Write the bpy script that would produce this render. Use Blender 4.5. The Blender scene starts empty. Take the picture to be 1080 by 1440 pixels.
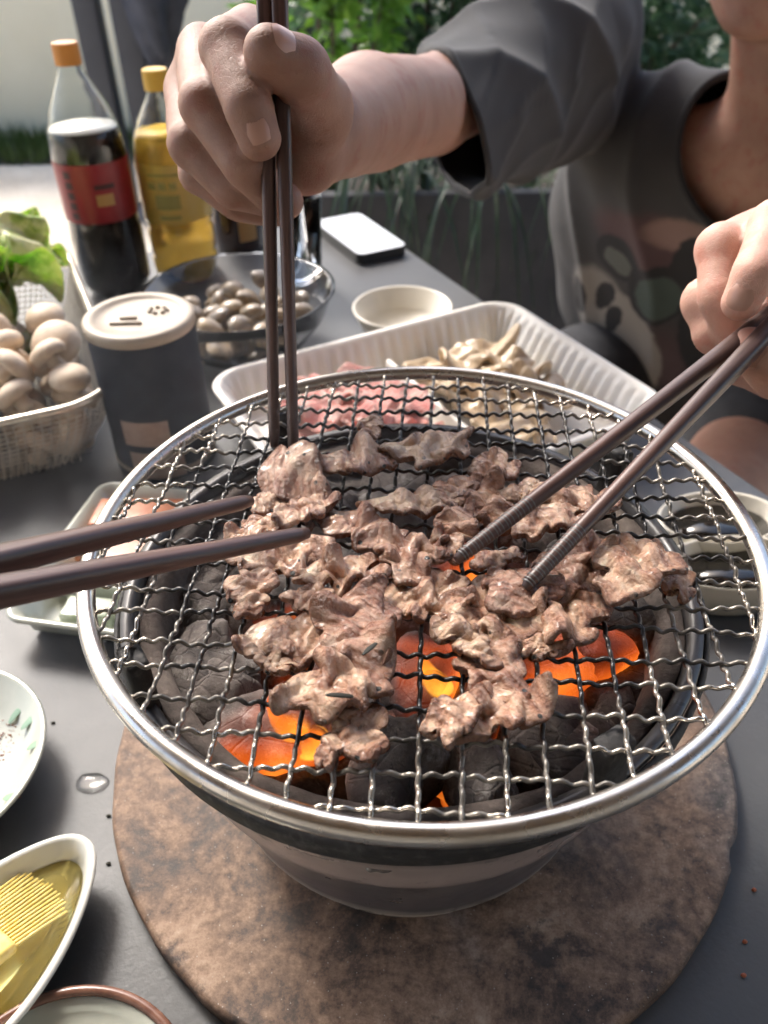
import bpy, bmesh, math, random
import numpy as np
from mathutils import Vector, Matrix, Quaternion
random.seed(7)
rng = np.random.default_rng(11)
S = bpy.context.scene
COL = S.collection

# ------------------------------------------------------------------ camera
FPX, PITCH, ROLL, CAMZ = 1169.6, 0.67496, -0.01721, 0.365
FW = np.array([0, math.cos(PITCH), -math.sin(PITCH)])
_r = np.array([1.0, 0, 0]); _u = np.cross(_r, FW)
RT = math.cos(ROLL) * _r + math.sin(ROLL) * _u
UP = -math.sin(ROLL) * _r + math.cos(ROLL) * _u
CP = np.array([0, 0, CAMZ])
def at(px, py, d):
    """surveyed point: photo pixel and its real depth in metres"""
    return CP + (FW + ((px - 540) / FPX) * RT - ((py - 720) / FPX) * UP) * d
def on(px, py, z):
    """surveyed point on the level plane z"""
    d = FW + ((px - 540) / FPX) * RT - ((py - 720) / FPX) * UP
    return CP + d * (z - CP[2]) / d[2]
def aty(px, py, y):
    d = FW + ((px - 540) / FPX) * RT - ((py - 720) / FPX) * UP
    return CP + d * y / d[1]
cam_d = bpy.data.cameras.new('camera'); cam = bpy.data.objects.new('camera', cam_d); COL.objects.link(cam)
cam.matrix_world = Matrix(((RT[0], UP[0], -FW[0], CP[0]), (RT[1], UP[1], -FW[1], CP[1]), (RT[2], UP[2], -FW[2], CP[2]), (0, 0, 0, 1)))
cam_d.sensor_fit = 'VERTICAL'; cam_d.sensor_height = 36; cam_d.sensor_width = 27
cam_d.lens = 36 * FPX / 1440
cam_d.clip_start = 0.01; cam_d.clip_end = 200
cam_d.dof.use_dof = True; cam_d.dof.focus_distance = 0.285; cam_d.dof.aperture_fstop = 13
S.camera = cam
cy = S.cycles
cy.max_bounces = 7; cy.diffuse_bounces = 3; cy.glossy_bounces = 3; cy.transmission_bounces = 7; cy.transparent_max_bounces = 8; cy.volume_bounces = 0
cy.caustics_reflective = False; cy.use_adaptive_sampling = True; cy.adaptive_threshold = .035; cy.volume_step_rate = 4; cy.volume_max_steps = 48
S.render.resolution_x, S.render.resolution_y = 768, 1024

# ------------------------------------------------------------------ sky and sun
SUN_EL, SUN_AZ = math.radians(43), math.radians(-33)        # azimuth from +Y towards +X
w = bpy.data.worlds.new('World'); S.world = w; w.use_nodes = True
nt = w.node_tree; bg = nt.nodes['Background']
sky = nt.nodes.new('ShaderNodeTexSky'); sky.sky_type = 'NISHITA'; sky.sun_disc = False
sky.sun_elevation = SUN_EL; sky.sun_rotation = SUN_AZ; sky.air_density = 1.0; sky.dust_density = 3.4; sky.ozone_density = 0.6
nt.links.new(sky.outputs[0], bg.inputs[0]); bg.inputs[1].default_value = 0.15
sd = bpy.data.lights.new('sun', 'SUN'); sd.energy = 1.45; sd.angle = math.radians(15); sd.color = (1, .965, .92)
so = bpy.data.objects.new('sun', sd); COL.objects.link(so)
sdir = Vector((math.sin(SUN_AZ) * math.cos(SUN_EL), math.cos(SUN_AZ) * math.cos(SUN_EL), math.sin(SUN_EL)))
so.rotation_euler = (-sdir).to_track_quat('-Z', 'Y').to_euler(); so.location = (0, 0, 5)
S.view_settings.view_transform = 'Standard'; S.view_settings.look = 'None'
S.view_settings.exposure = 1.6; S.view_settings.gamma = 1; S.view_settings.use_curve_mapping = False

# ------------------------------------------------------------------ materials
class NB:
    def __init__(s, name):
        s.m = bpy.data.materials.new(name); s.m.use_nodes = True; s.t = s.m.node_tree
        s.b = s.t.nodes['Principled BSDF']; s.o = s.t.nodes['Material Output']; s._c = None
    def n(s, typ, **kw):
        x = s.t.nodes.new(typ)
        for k, v in kw.items():
            if k.startswith('i_'): s.put(v, x.inputs[k[2:]])
            else: setattr(x, k, v)
        return x
    def put(s, v, sock):
        if isinstance(v, bpy.types.NodeSocket): s.t.links.new(v, sock)
        elif isinstance(v, (tuple, list)) and len(v) == 3 and sock.type == 'RGBA': sock.default_value = (*v, 1)
        else: sock.default_value = v
    def co(s):
        if s._c is None: s._c = s.n('ShaderNodeTexCoord').outputs['Object']
        return s._c
    def noise(s, scale, detail=4, rough=.6, vec=None, dist=0):
        return s.n('ShaderNodeTexNoise', i_Scale=scale, i_Detail=detail, i_Roughness=rough, i_Distortion=dist, i_Vector=vec if vec is not None else s.co()).outputs[0]
    def vor(s, scale, feature='F1', vec=None, rnd=1):
        return s.n('ShaderNodeTexVoronoi', feature=feature, i_Scale=scale, i_Randomness=rnd, i_Vector=vec if vec is not None else s.co())
    def mth(s, op, a, b=0.0, c=0.0, clamp=False):
        x = s.n('ShaderNodeMath', operation=op, use_clamp=clamp)
        for i, v in enumerate((a, b, c)): s.put(v, x.inputs[i])
        return x.outputs[0]
    def rng(s, v, a, b, lo=0.0, hi=1.0, smooth=True):
        x = s.n('ShaderNodeMapRange', interpolation_type='SMOOTHSTEP' if smooth else 'LINEAR')
        for i, q in enumerate((v, a, b, lo, hi)): s.put(q, x.inputs[i])
        return x.outputs[0]
    def mix(s, f, a, b, mode='MIX'):
        x = s.n('ShaderNodeMix', data_type='RGBA', blend_type=mode)
        s.put(f, x.inputs[0]); s.put(a, x.inputs[6]); s.put(b, x.inputs[7]); return x.outputs[2]
    def ramp(s, f, stops):
        x = s.n('ShaderNodeValToRGB'); e = x.color_ramp.elements
        while len(e) < len(stops): e.new(.5)
        for q, (p, c) in zip(e, stops): q.position = p; q.color = (*c, 1)
        s.put(f, x.inputs[0]); return x.outputs[0]
    def bump(s, h, strength=.3, dist=.001, normal=None):
        x = s.n('ShaderNodeBump', i_Strength=strength, i_Distance=dist, i_Height=h)
        if normal is not None: s.put(normal, x.inputs['Normal'])
        s.t.links.new(x.outputs[0], s.b.inputs['Normal']); return x.outputs[0]
    def set(s, **kw):
        for k, v in kw.items(): s.put(v, s.b.inputs[k.replace('_', ' ')])
        return s.m
def simple(name, c, rough=.5, c2=None, scale=40, bump=0, bscale=200, bdist=.0005, **kw):
    q = NB(name)
    col = c if c2 is None else q.mix(q.rng(q.noise(scale, 6), .35, .65), c, c2)
    q.set(Base_Color=col, Roughness=rough, **kw)
    if bump: q.bump(q.noise(bscale, 4), bump, bdist)
    return q.m
M = {}

# ------------------------------------------------------------------ object helpers
def link(name, me, parent=None, mat=None, smooth=True):
    o = bpy.data.objects.new(name, me); COL.objects.link(o)
    if parent is not None: o.parent = parent
    if mat is not None and not me.materials: me.materials.append(M[mat] if isinstance(mat, str) else mat)
    if smooth and len(me.polygons): me.polygons.foreach_set('use_smooth', [True] * len(me.polygons))
    return o
def mesh(v, f, name='m'):
    me = bpy.data.meshes.new(name)
    if isinstance(v, np.ndarray) and isinstance(f, np.ndarray):
        k = f.shape[1]; me.vertices.add(len(v)); me.vertices.foreach_set('co', v.astype(np.float32).ravel()); me.loops.add(f.size); me.loops.foreach_set('vertex_index', f.astype(np.int32).ravel())
        me.polygons.add(len(f)); me.polygons.foreach_set('loop_start', np.arange(0, f.size, k, dtype=np.int32)); me.update(calc_edges=True); return me
    me.from_pydata([tuple(map(float, p)) for p in v], [], [tuple(map(int, q)) for q in f]); me.update(); return me
def tag(o, label, cat, group=None):
    o['label'] = label; o['category'] = cat
    if group: o['group'] = group
    return o
def thing(name, label, cat, loc=(0, 0, 0), rz=0, group=None):
    o = bpy.data.objects.new(name, None); COL.objects.link(o); o.empty_display_size = .02
    o.location = tuple(loc); o.rotation_euler = (0, 0, rz); return tag(o, label, cat, group)
def kind(o, k): o['kind'] = k; return o
def lathe(prof, n=48, close=False, sx=1, sy=1):
    v, f = [], []
    m = len(prof)
    for i in range(n):
        a = 2 * math.pi * i / n
        for r, z in prof: v.append((r * math.cos(a) * sx, r * math.sin(a) * sy, z))
    for i in range(n):
        j = (i + 1) % n
        for k in range(m - 1 if not close else m):
            l = (k + 1) % m
            f.append((i * m + k, j * m + k, j * m + l, i * m + l))
    me = mesh(v, f)
    bm = bmesh.new(); bm.from_mesh(me); bmesh.ops.remove_doubles(bm, verts=bm.verts, dist=1e-6)
    bmesh.ops.recalc_face_normals(bm, faces=bm.faces); bm.to_mesh(me); bm.free(); return me
def smoothp(pts, n=6):
    """Catmull-Rom through pts"""
    P = [np.array(p, float) for p in pts]; P = [2 * P[0] - P[1]] + P + [2 * P[-1] - P[-2]]; out = []
    for i in range(1, len(P) - 2):
        for k in range(n):
            t = k / n; a, b, c, d = P[i - 1:i + 3]
            out.append(.5 * ((2 * b) + (-a + c) * t + (2 * a - 5 * b + 4 * c - d) * t * t + (-a + 3 * b - 3 * c + d) * t ** 3))
    out.append(P[-2]); return out
def tubegeo(pts, rad, n=8, closed=False, cap=True):
    P = np.array(pts, float); m = len(P)
    rad = np.full(m, rad) if np.isscalar(rad) else np.array(rad, float)
    T = np.gradient(P, axis=0) if not closed else np.roll(P, -1, 0) - np.roll(P, 1, 0)
    T /= np.linalg.norm(T, axis=1)[:, None] + 1e-12
    ref = np.array([0, 0, 1.]) if abs(T[0][2]) < .9 else np.array([1., 0, 0])
    v, f = [], []
    N = np.cross(T[0], ref); N /= np.linalg.norm(N)
    for i in range(m):
        N = N - T[i] * (N @ T[i]); N /= np.linalg.norm(N); B = np.cross(T[i], N)
        for k in range(n):
            a = 2 * math.pi * k / n; v.append(P[i] + rad[i] * (math.cos(a) * N + math.sin(a) * B))
    for i in range(m if closed else m - 1):
        j = (i + 1) % m
        for k in range(n): l = (k + 1) % n; f.append((i * n + k, i * n + l, j * n + l, j * n + k))
    if cap and not closed: f += [tuple(range(n - 1, -1, -1)), tuple((m - 1) * n + k for k in range(n))]
    return v, f
def tube(pts, rad, n=8, closed=False): return mesh(*tubegeo(pts, rad, n, closed))
def boxmesh(sx, sy, sz, bev=.002, seg=2, c=(0, 0, 0)):
    bm = bmesh.new(); bmesh.ops.create_cube(bm, size=1)
    for q in bm.verts: q.co = Vector((q.co.x * sx + c[0], q.co.y * sy + c[1], q.co.z * sz + c[2]))
    if bev: bmesh.ops.bevel(bm, geom=list(bm.edges), offset=bev, segments=seg, profile=.5, affect='EDGES')
    me = bpy.data.meshes.new('b'); bm.to_mesh(me); bm.free(); return me
def sn(p, scale, seed=0, oct=3):
    """cheap smooth numpy noise in about -1..1; p (...,3)"""
    r = np.random.default_rng(seed); out = 0; amp = 1; tot = 0
    for o in range(oct):
        acc = 0
        for k in range(5):
            d = r.normal(size=3); d /= np.linalg.norm(d); acc = acc + np.sin((p @ d) * scale * r.uniform(.7, 1.4) + r.uniform(0, 6.28) + 1.3 * np.sin((p @ np.roll(d, 1)) * scale * .8 + r.uniform(0, 6)))
        out = out + amp * acc / 2.6; tot += amp; amp *= .5; scale *= 2.1
    return out / tot
def setco(me, v): me.vertices.foreach_set('co', np.asarray(v, np.float32).ravel()); me.update()
def getco(me):
    a = np.empty(len(me.vertices) * 3, np.float32); me.vertices.foreach_get('co', a); return a.reshape(-1, 3).astype(float)
def getno(me):
    a = np.empty(len(me.vertices) * 3, np.float32); me.vertices.foreach_get('normal', a); return a.reshape(-1, 3).astype(float)

# ------------------------------------------------------------------ implicit surfaces (bodies)
class Field:
    def __init__(s): s.p = []
    def cone(s, a, b, ra, rb, k=.01, sub=False, fl=None):
        a, b = np.array(a, float), np.array(b, float); s.p.append(('c', a, b, ra, rb, k, sub, fl)); return s
    def ell(s, c, R, rot=None, k=.01, sub=False):
        s.p.append(('e', np.array(c, float), np.array(R, float), rot if rot is not None else np.eye(3), 0, k, sub, None)); return s
    def val(s, X):
        f = np.full(len(X), .05)
        for q in s.p:
            if q[0] == 'c':
                ba = q[2] - q[1]; t = np.clip(((X - q[1]) @ ba) / max(ba @ ba, 1e-12), 0, 1); d = np.linalg.norm(X - q[1] - t[:, None] * ba, axis=-1) - (q[3] + (q[4] - q[3]) * t)
            else:
                Y = (X - q[1]) @ q[3].T; k0 = np.linalg.norm(Y / q[2], axis=-1); d = k0 * (k0 - 1) / np.maximum(np.linalg.norm(Y / q[2] ** 2, axis=-1), 1e-9)
            k = max(q[5], 1e-6); hh = np.clip(.5 + .5 * (f - d) / k, 0, 1); f = f * (1 - hh) + d * hh - k * hh * (1 - hh)
        return f
    def snap(s, V, it=2):
        e = 2e-4
        for _ in range(it):
            f = s.val(V); g = np.stack([(s.val(V + e * np.eye(3)[k]) - f) / e for k in range(3)], 1); V = V - np.clip(f / np.maximum((g * g).sum(1), .25), -.001, .001)[:, None] * g
        return V
    def build(s, h):
        lo, hi = np.full(3, 9.), np.full(3, -9.)
        bb = []
        for q in s.p:
            if q[0] == 'c':
                r = max(q[3], q[4]); l, g = np.minimum(q[1], q[2]) - r, np.maximum(q[1], q[2]) + r
            else: r = max(q[2]); l, g = q[1] - r, q[1] + r
            bb.append((l - q[5] - 3 * h, g + q[5] + 3 * h))
            if not q[6]: lo = np.minimum(lo, l); hi = np.maximum(hi, g)
        lo -= 4 * h; hi += 4 * h; n = np.ceil((hi - lo) / h).astype(int) + 1
        f = np.full(n, .05, np.float32)
        for q, (l, g) in zip(s.p, bb):
            i0 = np.clip(np.floor((l - lo) / h).astype(int), 0, n - 1); i1 = np.clip(np.ceil((g - lo) / h).astype(int) + 1, 1, n)
            if np.any(i1 <= i0): continue
            ax = [(lo[k] + h * np.arange(i0[k], i1[k])) for k in range(3)]
            X = np.stack(np.meshgrid(*ax, indexing='ij'), -1)
            if q[0] == 'c':
                ba = q[2] - q[1]; t = np.clip(((X - q[1]) @ ba) / max(ba @ ba, 1e-12), 0, 1)
                d = np.linalg.norm(X - q[1] - t[..., None] * ba, axis=-1) - (q[3] + (q[4] - q[3]) * t)
            else:
                Y = (X - q[1]) @ q[3].T; k0 = np.linalg.norm(Y / q[2], axis=-1); k1 = np.linalg.norm(Y / q[2] ** 2, axis=-1)
                d = k0 * (k0 - 1) / np.maximum(k1, 1e-9)
            sl = tuple(slice(a, b) for a, b in zip(i0, i1)); old = f[sl]; k = max(q[5], 1e-6)
            if q[6]:
                hh = np.clip(.5 - .5 * (old + d) / k, 0, 1); f[sl] = old * (1 - hh) - d * hh + k * hh * (1 - hh)
            else:
                hh = np.clip(.5 + .5 * (old - d) / k, 0, 1); f[sl] = old * (1 - hh) + d * hh - k * hh * (1 - hh)
        return nets(f, lo, h)
def nets(f, lo, h):
    n = np.array(f.shape); ins = f < 0
    c = [f[i:n[0] - 1 + i, j:n[1] - 1 + j, k:n[2] - 1 + k] for i in (0, 1) for j in (0, 1) for k in (0, 1)]
    cnt = sum((q < 0).astype(np.int8) for q in c); act = (cnt > 0) & (cnt < 8)
    idx = -np.ones(act.shape, np.int64); ii = np.argwhere(act); idx[act] = np.arange(len(ii))
    cv = np.stack([q[act] for q in c], 1); off = np.array([(i, j, k) for i in (0, 1) for j in (0, 1) for k in (0, 1)], float)
    acc = np.zeros((len(ii), 3)); num = np.zeros(len(ii))
    for a in range(8):
        for b in range(a + 1, 8):
            if abs(off[a] - off[b]).sum() == 1:
                m = (cv[:, a] < 0) != (cv[:, b] < 0); t = cv[m, a] / (cv[m, a] - cv[m, b])
                acc[m] += off[a] + t[:, None] * (off[b] - off[a]); num[m] += 1
    V = lo + h * (ii + acc / num[:, None]); F = []
    for ax in range(3):
        s0 = [slice(1, -1)] * 3; s0[ax] = slice(0, -1); s1 = list(s0); s1[ax] = slice(1, None)
        A, B = ins[tuple(s0)], ins[tuple(s1)]; e = np.argwhere(A != B)
        e[:, [k for k in range(3) if k != ax]] += 1
        fl = ins[e[:, 0], e[:, 1], e[:, 2]]
        u, v = [(1, 2), (2, 0), (0, 1)][ax]; U = np.eye(3, dtype=int)[u]; W = np.eye(3, dtype=int)[v]
        q = np.stack([idx[tuple((e - d).T)] for d in (0 * U, U, U + W, W)], 1)
        q[~fl] = q[~fl][:, ::-1]; F.append(q)
    return V, np.concatenate(F)
def fairing(V, F, it=3, lam=.5, wt=None):
    e = np.concatenate([F[:, [0, 1]], F[:, [1, 2]], F[:, [2, 3]], F[:, [3, 0]]]); n = len(V)
    deg = np.bincount(e.ravel(), minlength=n).astype(float)
    for _ in range(it):
        s = np.stack([np.bincount(e[:, 0], V[e[:, 1], k], n) + np.bincount(e[:, 1], V[e[:, 0], k], n) for k in range(3)], 1)
        V = V + (lam if wt is None else lam * wt[:, None]) * (s / deg[:, None] - V)
    return V
def basis(z, x):
    z = np.array(z, float); z /= np.linalg.norm(z); x = np.array(x, float); x = x - z * (x @ z); x /= np.linalg.norm(x)
    return np.stack([x, np.cross(z, x), z])          # rows: local axes in world
# ------------------------------------------------------------------ material library
def build_materials():
    q = NB('slate_table'); n1 = q.noise(6, 5); n2 = q.noise(260, 3)
    c = q.mix(q.rng(n1, .3, .7), (.066, .067, .069), (.088, .089, .091)); c = q.mix(q.rng(n2, .55, .8), c, (.09, .092, .095))
    q.set(Base_Color=c, Roughness=q.rng(n1, .3, .75, .42, .56), Specular_IOR_Level=.45); q.bump(q.noise(420, 5), .25, .0006); M['table'] = q.m
    q = NB('fired_stone_board'); big = q.noise(9, 4, .6); mid = q.noise(26, 14, .74, dist=.25); fine = q.noise(210, 14, .85)
    k = q.mth('ADD', q.mth('MULTIPLY', mid, .62), q.mth('MULTIPLY', fine, .38))
    c = q.ramp(k, [(.39, (.016, .013, .012)), (.45, (.07, .045, .032)), (.50, (.17, .105, .068)), (.56, (.30, .20, .137)), (.64, (.46, .345, .255))])
    g = q.ramp(k, [(.41, (.022, .021, .022)), (.47, (.08, .07, .07)), (.54, (.18, .155, .145)), (.61, (.30, .27, .25))])
    c = q.mix(q.rng(big, .54, .70, 0, .8), c, g)
    c = q.mix(q.mth('MULTIPLY', q.rng(q.noise(24, 10, .75), .55, .66), .85), c, (.024, .022, .023))
    c = q.mix(q.rng(q.vor(330).outputs[0], .11, .05), c, (.42, .38, .33))
    q.set(Base_Color=c, Roughness=q.rng(mid, .3, .7, .5, .75)); q.bump(k, .7, .0016); M['board'] = q.m
    # steel
    q = NB('stainless_rim'); n = q.noise(60, 5); fn = q.noise(700, 3)
    q.set(Base_Color=q.mix(q.rng(n, .35, .75), (.60, .57, .53), (.42, .38, .33)), Metallic=1, Roughness=q.rng(n, .3, .7, .2, .36)); q.bump(fn, .08, .0004); M['rim'] = q.m
    q = NB('sooty_wire'); sp = q.n('ShaderNodeVectorMath', operation='LENGTH', i_Vector=q.co()).outputs['Value']
    f = q.mth('ADD', sp, q.mth('MULTIPLY', q.mth('SUBTRACT', q.noise(45, 4), .5), .11)); f = q.rng(f, .086, .128)
    q.set(Base_Color=q.mix(f, (.016, .014, .013), (.50, .455, .39)), Metallic=q.mth('MULTIPLY', f, 1.0), Roughness=q.mix(f, (.32,) * 3, (.26,) * 3)); q.bump(q.noise(500, 4), .3, .0005); M['wire'] = q.m
    q = NB('stove_enamel'); z = q.n('ShaderNodeSeparateXYZ', i_Vector=q.co()).outputs[2]; n = q.noise(18, 6, dist=.5)
    zz = q.mth('ADD', z, q.mth('MULTIPLY', q.mth('SUBTRACT', n, .5), .006))
    c = q.ramp(q.rng(zz, 0, .16, smooth=False), [(0, (.56, .52, .47)), (.15, (.50, .46, .42)), (.19, (.085, .08, .09)), (.46, (.12, .11, .12)), (.52, (.34, .28, .265)), (.64, (.37, .31, .29)), (.68, (.07, .064, .066)), (1, (.035, .032, .032))])
    c = q.mix(q.rng(q.noise(70, 8, .7), .56, .72), c, (.025, .023, .023))
    q.set(Base_Color=c, Metallic=.1, Roughness=q.rng(n, .3, .7, .25, .42)); q.bump(q.noise(160, 5), .2, .0006); M['stove'] = q.m
    q = NB('clay_lining'); n = q.noise(35, 8, .7); v = q.vor(60).outputs[0]
    c = q.ramp(n, [(.3, (.035, .03, .028)), (.5, (.14, .11, .095)), (.7, (.27, .225, .19))]); q.set(Base_Color=c, Roughness=.9); q.bump(q.noise(150, 8, .7), .8, .002); M['clay'] = q.m
    q = NB('soot'); q.set(Base_Color=q.mix(q.rng(q.noise(200, 6), .5, .7), (.014, .013, .013), (.05, .047, .045)), Roughness=.7); q.bump(q.noise(300, 6), .6, .001); M['soot'] = q.m
    # charcoal, cold and glowing
    for nm, hot in (('charcoal_ash', 0), ('charcoal_warm', 1), ('charcoal_glow', 2)):
        q = NB(nm); rnd = q.n('ShaderNodeObjectInfo').outputs['Random']
        vec = q.n('ShaderNodeVectorMath', operation='ADD', i_Vector=q.co()).outputs[0]
        q.put(q.mth('MULTIPLY', rnd, 9.0), q.t.nodes[-1].inputs[1])
        n = q.noise(55, 7, .65, vec); fine = q.noise(330, 6, .7, vec); cr = q.vor(75, 'DISTANCE_TO_EDGE', vec).outputs[0]
        c = q.ramp(n, [(.28, (.03, .027, .026)), (.45, (.13, .108, .096)), (.58, (.26, .22, .195)), (.78, (.42, .365, .325))])
        c = q.mix(q.rng(rnd, .0, 1.0, .0, .45), c, (.05, .044, .043)); c = q.mix(q.rng(fine, .58, .7), c, (.03, .027, .026)); c = q.mix(q.mth('MULTIPLY', q.rng(q.noise(90, 8, .75, vec), .52, .66), .7), c, (.50, .47, .435))
        q.set(Base_Color=c, Roughness=.92)
        q.bump(q.mth('ADD', fine, q.mth('MULTIPLY', q.rng(cr, 0, .05), .35)), .7, .0016)
        if hot:
            h = q.noise(26, 2, .5, vec); a, b = ((.46, .80) if hot == 1 else (.32, .80))
            k = q.rng(h, a, b)
            q.set(Emission_Color=q.ramp(k, [(0, (.35, .03, .003)), (.4, (.85, .11, .01)), (.75, (1.0, .19, .016)), (1, (1.0, .30, .03))]), Emission_Strength=q.mth('MULTIPLY', k, 0.26 if hot == 1 else 0.5))
        M[nm] = q.m
    # flame tongue
    q = NB('flame'); z = q.n('ShaderNodeSeparateXYZ', i_Vector=q.co()).outputs[2]; n = q.noise(120, 3)
    k = q.rng(z, 0, .02); em = q.n('ShaderNodeEmission', i_Color=q.ramp(k, [(0, (1, .45, .05)), (.5, (1, .26, .02)), (1, (.8, .1, .005))]), i_Strength=q.rng(n, .3, .7, .5, .9))
    lw = q.n('ShaderNodeLayerWeight', i_Blend=.35).outputs['Facing']; tr = q.n('ShaderNodeBsdfTransparent')
    ms = q.n('ShaderNodeMixShader'); q.put(q.rng(lw, .0, .6, .35, 1.0), ms.inputs[0]); q.t.links.new(em.outputs[0], ms.inputs[1]); q.t.links.new(tr.outputs[0], ms.inputs[2]); q.t.links.new(ms.outputs[0], q.o.inputs[0]); M['flame'] = q.m
    # grilled and raw meat
    for nm in ('meat', 'raw'):
        q = NB(nm + '_slice'); rnd = q.n('ShaderNodeObjectInfo').outputs['Random']
        vec = q.n('ShaderNodeVectorMath', operation='ADD', i_Vector=q.co()).outputs[0]; q.put(q.mth('MULTIPLY', rnd, 5.0), q.t.nodes[-1].inputs[1])
        n = q.noise(48, 6, .62, vec, .9); n2 = q.noise(180, 5, .6, vec); fib = q.n('ShaderNodeTexWave', i_Scale=90, i_Distortion=9, i_Detail=3, i_Vector=vec).outputs[1]
        if nm == 'meat':
            c = q.ramp(n, [(.37, (.17, .065, .036)), (.44, (.43, .225, .14)), (.52, (.64, .41, .275)), (.60, (.83, .66, .48))])
            c = q.mix(q.rng(rnd, .55, 1.0, 0, .55), c, (.27, .12, .085)); c = q.mix(q.rng(rnd, .35, 0.0, 0, .5), c, (.46, .35, .235))
            c = q.mix(q.mth('MULTIPLY', q.rng(fib, .55, .95), .25), c, (.56, .42, .33))
            e = q.n('ShaderNodeAttribute', attribute_name='edge').outputs['Fac']; brown = q.mth('MULTIPLY', q.rng(q.mth('ADD', e, q.mth('MULTIPLY', n2, .5)), .98, 1.24), .8)
            c = q.mix(brown, c, (.15, .055, .026)); c = q.mix(q.mth('MULTIPLY', q.rng(q.noise(24, 4, .6, vec), .6, .74), .6), c, (.20, .085, .048))
            fl = q.mth('MULTIPLY', q.rng(q.vor(210, vec=vec).outputs[0], .24, .16), q.rng(q.noise(40, 2, .5, vec), .48, .58)); c = q.mix(fl, c, (.018, .016, .01))
            q.set(Base_Color=c, Roughness=q.rng(n2, .3, .7, .12, .30), Subsurface_Weight=.12, Subsurface_Radius=(.004, .002, .001), Subsurface_Scale=1.0, Coat_Weight=.2, Coat_Roughness=.1, Specular_IOR_Level=.55)
        else:
            c = q.ramp(n, [(.3, (.50, .14, .12)), (.48, (.62, .27, .23)), (.62, (.70, .46, .40)), (.8, (.78, .63, .56))])
            q.set(Base_Color=c, Roughness=.35, Subsurface_Weight=.2, Subsurface_Radius=(.006, .002, .001), Subsurface_Scale=1.0)
        b1 = q.mth('ADD', q.mth('MULTIPLY', n2, 1.0), q.mth('MULTIPLY', fib, .35)); q.bump(q.mth('ADD', b1, q.mth('MULTIPLY', q.noise(800, 5, .65, vec), .9)), 1.0, .0016); M[nm] = q.m
    # wood of the chopsticks
    q = NB('dark_wood'); mp = q.n('ShaderNodeMapping', i_Vector=q.co(), i_Scale=(260, 260, 9)).outputs[0]; n = q.noise(1, 6, .6, mp)
    q.set(Base_Color=q.ramp(n, [(.3, (.026, .014, .012)), (.5, (.075, .040, .034)), (.7, (.15, .085, .07))]), Roughness=.38); q.bump(n, .25, .0004); M['wood'] = q.m
    M['wood_old'] = simple('aged_wood', (.055, .036, .026), .5, (.13, .092, .064), 120, .3, 400, .0005)
    M['silver'] = simple('silver_band', (.13, .125, .12), .5, Metallic=.5)
    # skin
    for nm, a, b in (('skin', (.235, .125, .09), (.29, .162, .118)), ('skin_fair', (.52, .29, .225), (.60, .37, .29))):
        q = NB(nm); n = q.noise(30, 5); v = q.vor(520, 'DISTANCE_TO_EDGE').outputs[0]
        c = q.mix(q.rng(n, .3, .7), a, b); c = q.mix(q.mth('MULTIPLY', q.rng(q.noise(75, 4), .5, .68), .6), c, tuple(x * y for x, y in zip(a, (1.02, .72, .68))))
        q.set(Base_Color=c, Roughness=.58, Subsurface_Weight=.2, Subsurface_Radius=(.008, .003, .0015), Subsurface_Scale=1.0)
        q.bump(q.mth('ADD', q.mth('MULTIPLY', q.rng(v, 0, .07), .5), q.mth('ADD', q.noise(160, 5), q.mth('MULTIPLY', q.noise(700, 4), .6))), .3, .0010); M[nm] = q.m
    M['nail'] = simple('nail', (.40, .225, .17), .35)
    # ceramics, plastics
    M['white_ceramic'] = simple('white_ceramic', (.70, .70, .655), .14, (.66, .66, .60), 30, Coat_Weight=.4)
    M['celadon'] = simple('celadon', (.42, .44, .375), .16, (.48, .49, .42), 40, Coat_Weight=.4)
    M['cream'] = simple('cream_glaze', (.64, .60, .51), .25, (.58, .54, .45), 25)
    M['brown_rim'] = simple('brown_glazed_rim', (.12, .052, .036), .25, (.19, .095, .065), 80)
    M['black_sauce'] = simple('dark_sauce', (.008, .007, .006), .08)
    M['chili'] = simple('chili_powder', (.26, .06, .03), .8, (.42, .14, .06), 600, .6, 900, .0006)
    M['foam'] = simple('foam_tray', (.80, .775, .72), .5, (.76, .73, .67), 30, .12, 900, .0003, Subsurface_Weight=.15, Subsurface_Radius=(.01, .008, .006), Subsurface_Scale=1.0)
    M['mushroom'] = simple('mushroom', (.58, .45, .32), .6, (.70, .58, .45), 60, .2, 300, .0006, Subsurface_Weight=.15, Subsurface_Radius=(.006, .004, .003), Subsurface_Scale=1.0)
    M['gill'] = simple('mushroom_gill', (.30, .20, .14), .8)
    M['oyster'] = simple('beige_flesh', (.58, .46, .31), .3, (.36, .26, .16), 60, .3, 200, .001)
    q = NB('lettuce'); n = q.noise(45, 5); q.set(Base_Color=q.ramp(n, [(.36, (.16, .25, .05)), (.46, (.36, .44, .12)), (.56, (.66, .68, .36))]), Roughness=.4, Subsurface_Weight=.25, Subsurface_Radius=(.003, .006, .001), Subsurface_Scale=1.0); q.bump(q.vor(160).outputs[0], .6, .002); M['lettuce'] = q.m
    q = NB('clam_shell'); rnd = q.n('ShaderNodeObjectInfo').outputs['Random']; wv = q.n('ShaderNodeTexWave', i_Scale=60, i_Distortion=3, i_Detail=2, i_Vector=q.co(), wave_type='RINGS').outputs[1]
    c = q.mix(rnd, (.46, .34, .20), (.20, .16, .115)); q.set(Base_Color=q.mix(q.mth('MULTIPLY', wv, .55), c, (.10, .082, .065)), Roughness=.35, Coat_Weight=.15); M['clam'] = q.m
    q = NB('clear_glass'); q.set(Base_Color=(1, 1, 1), Roughness=.0, Transmission_Weight=1.0, IOR=1.45); M['glass'] = q.m
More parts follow.
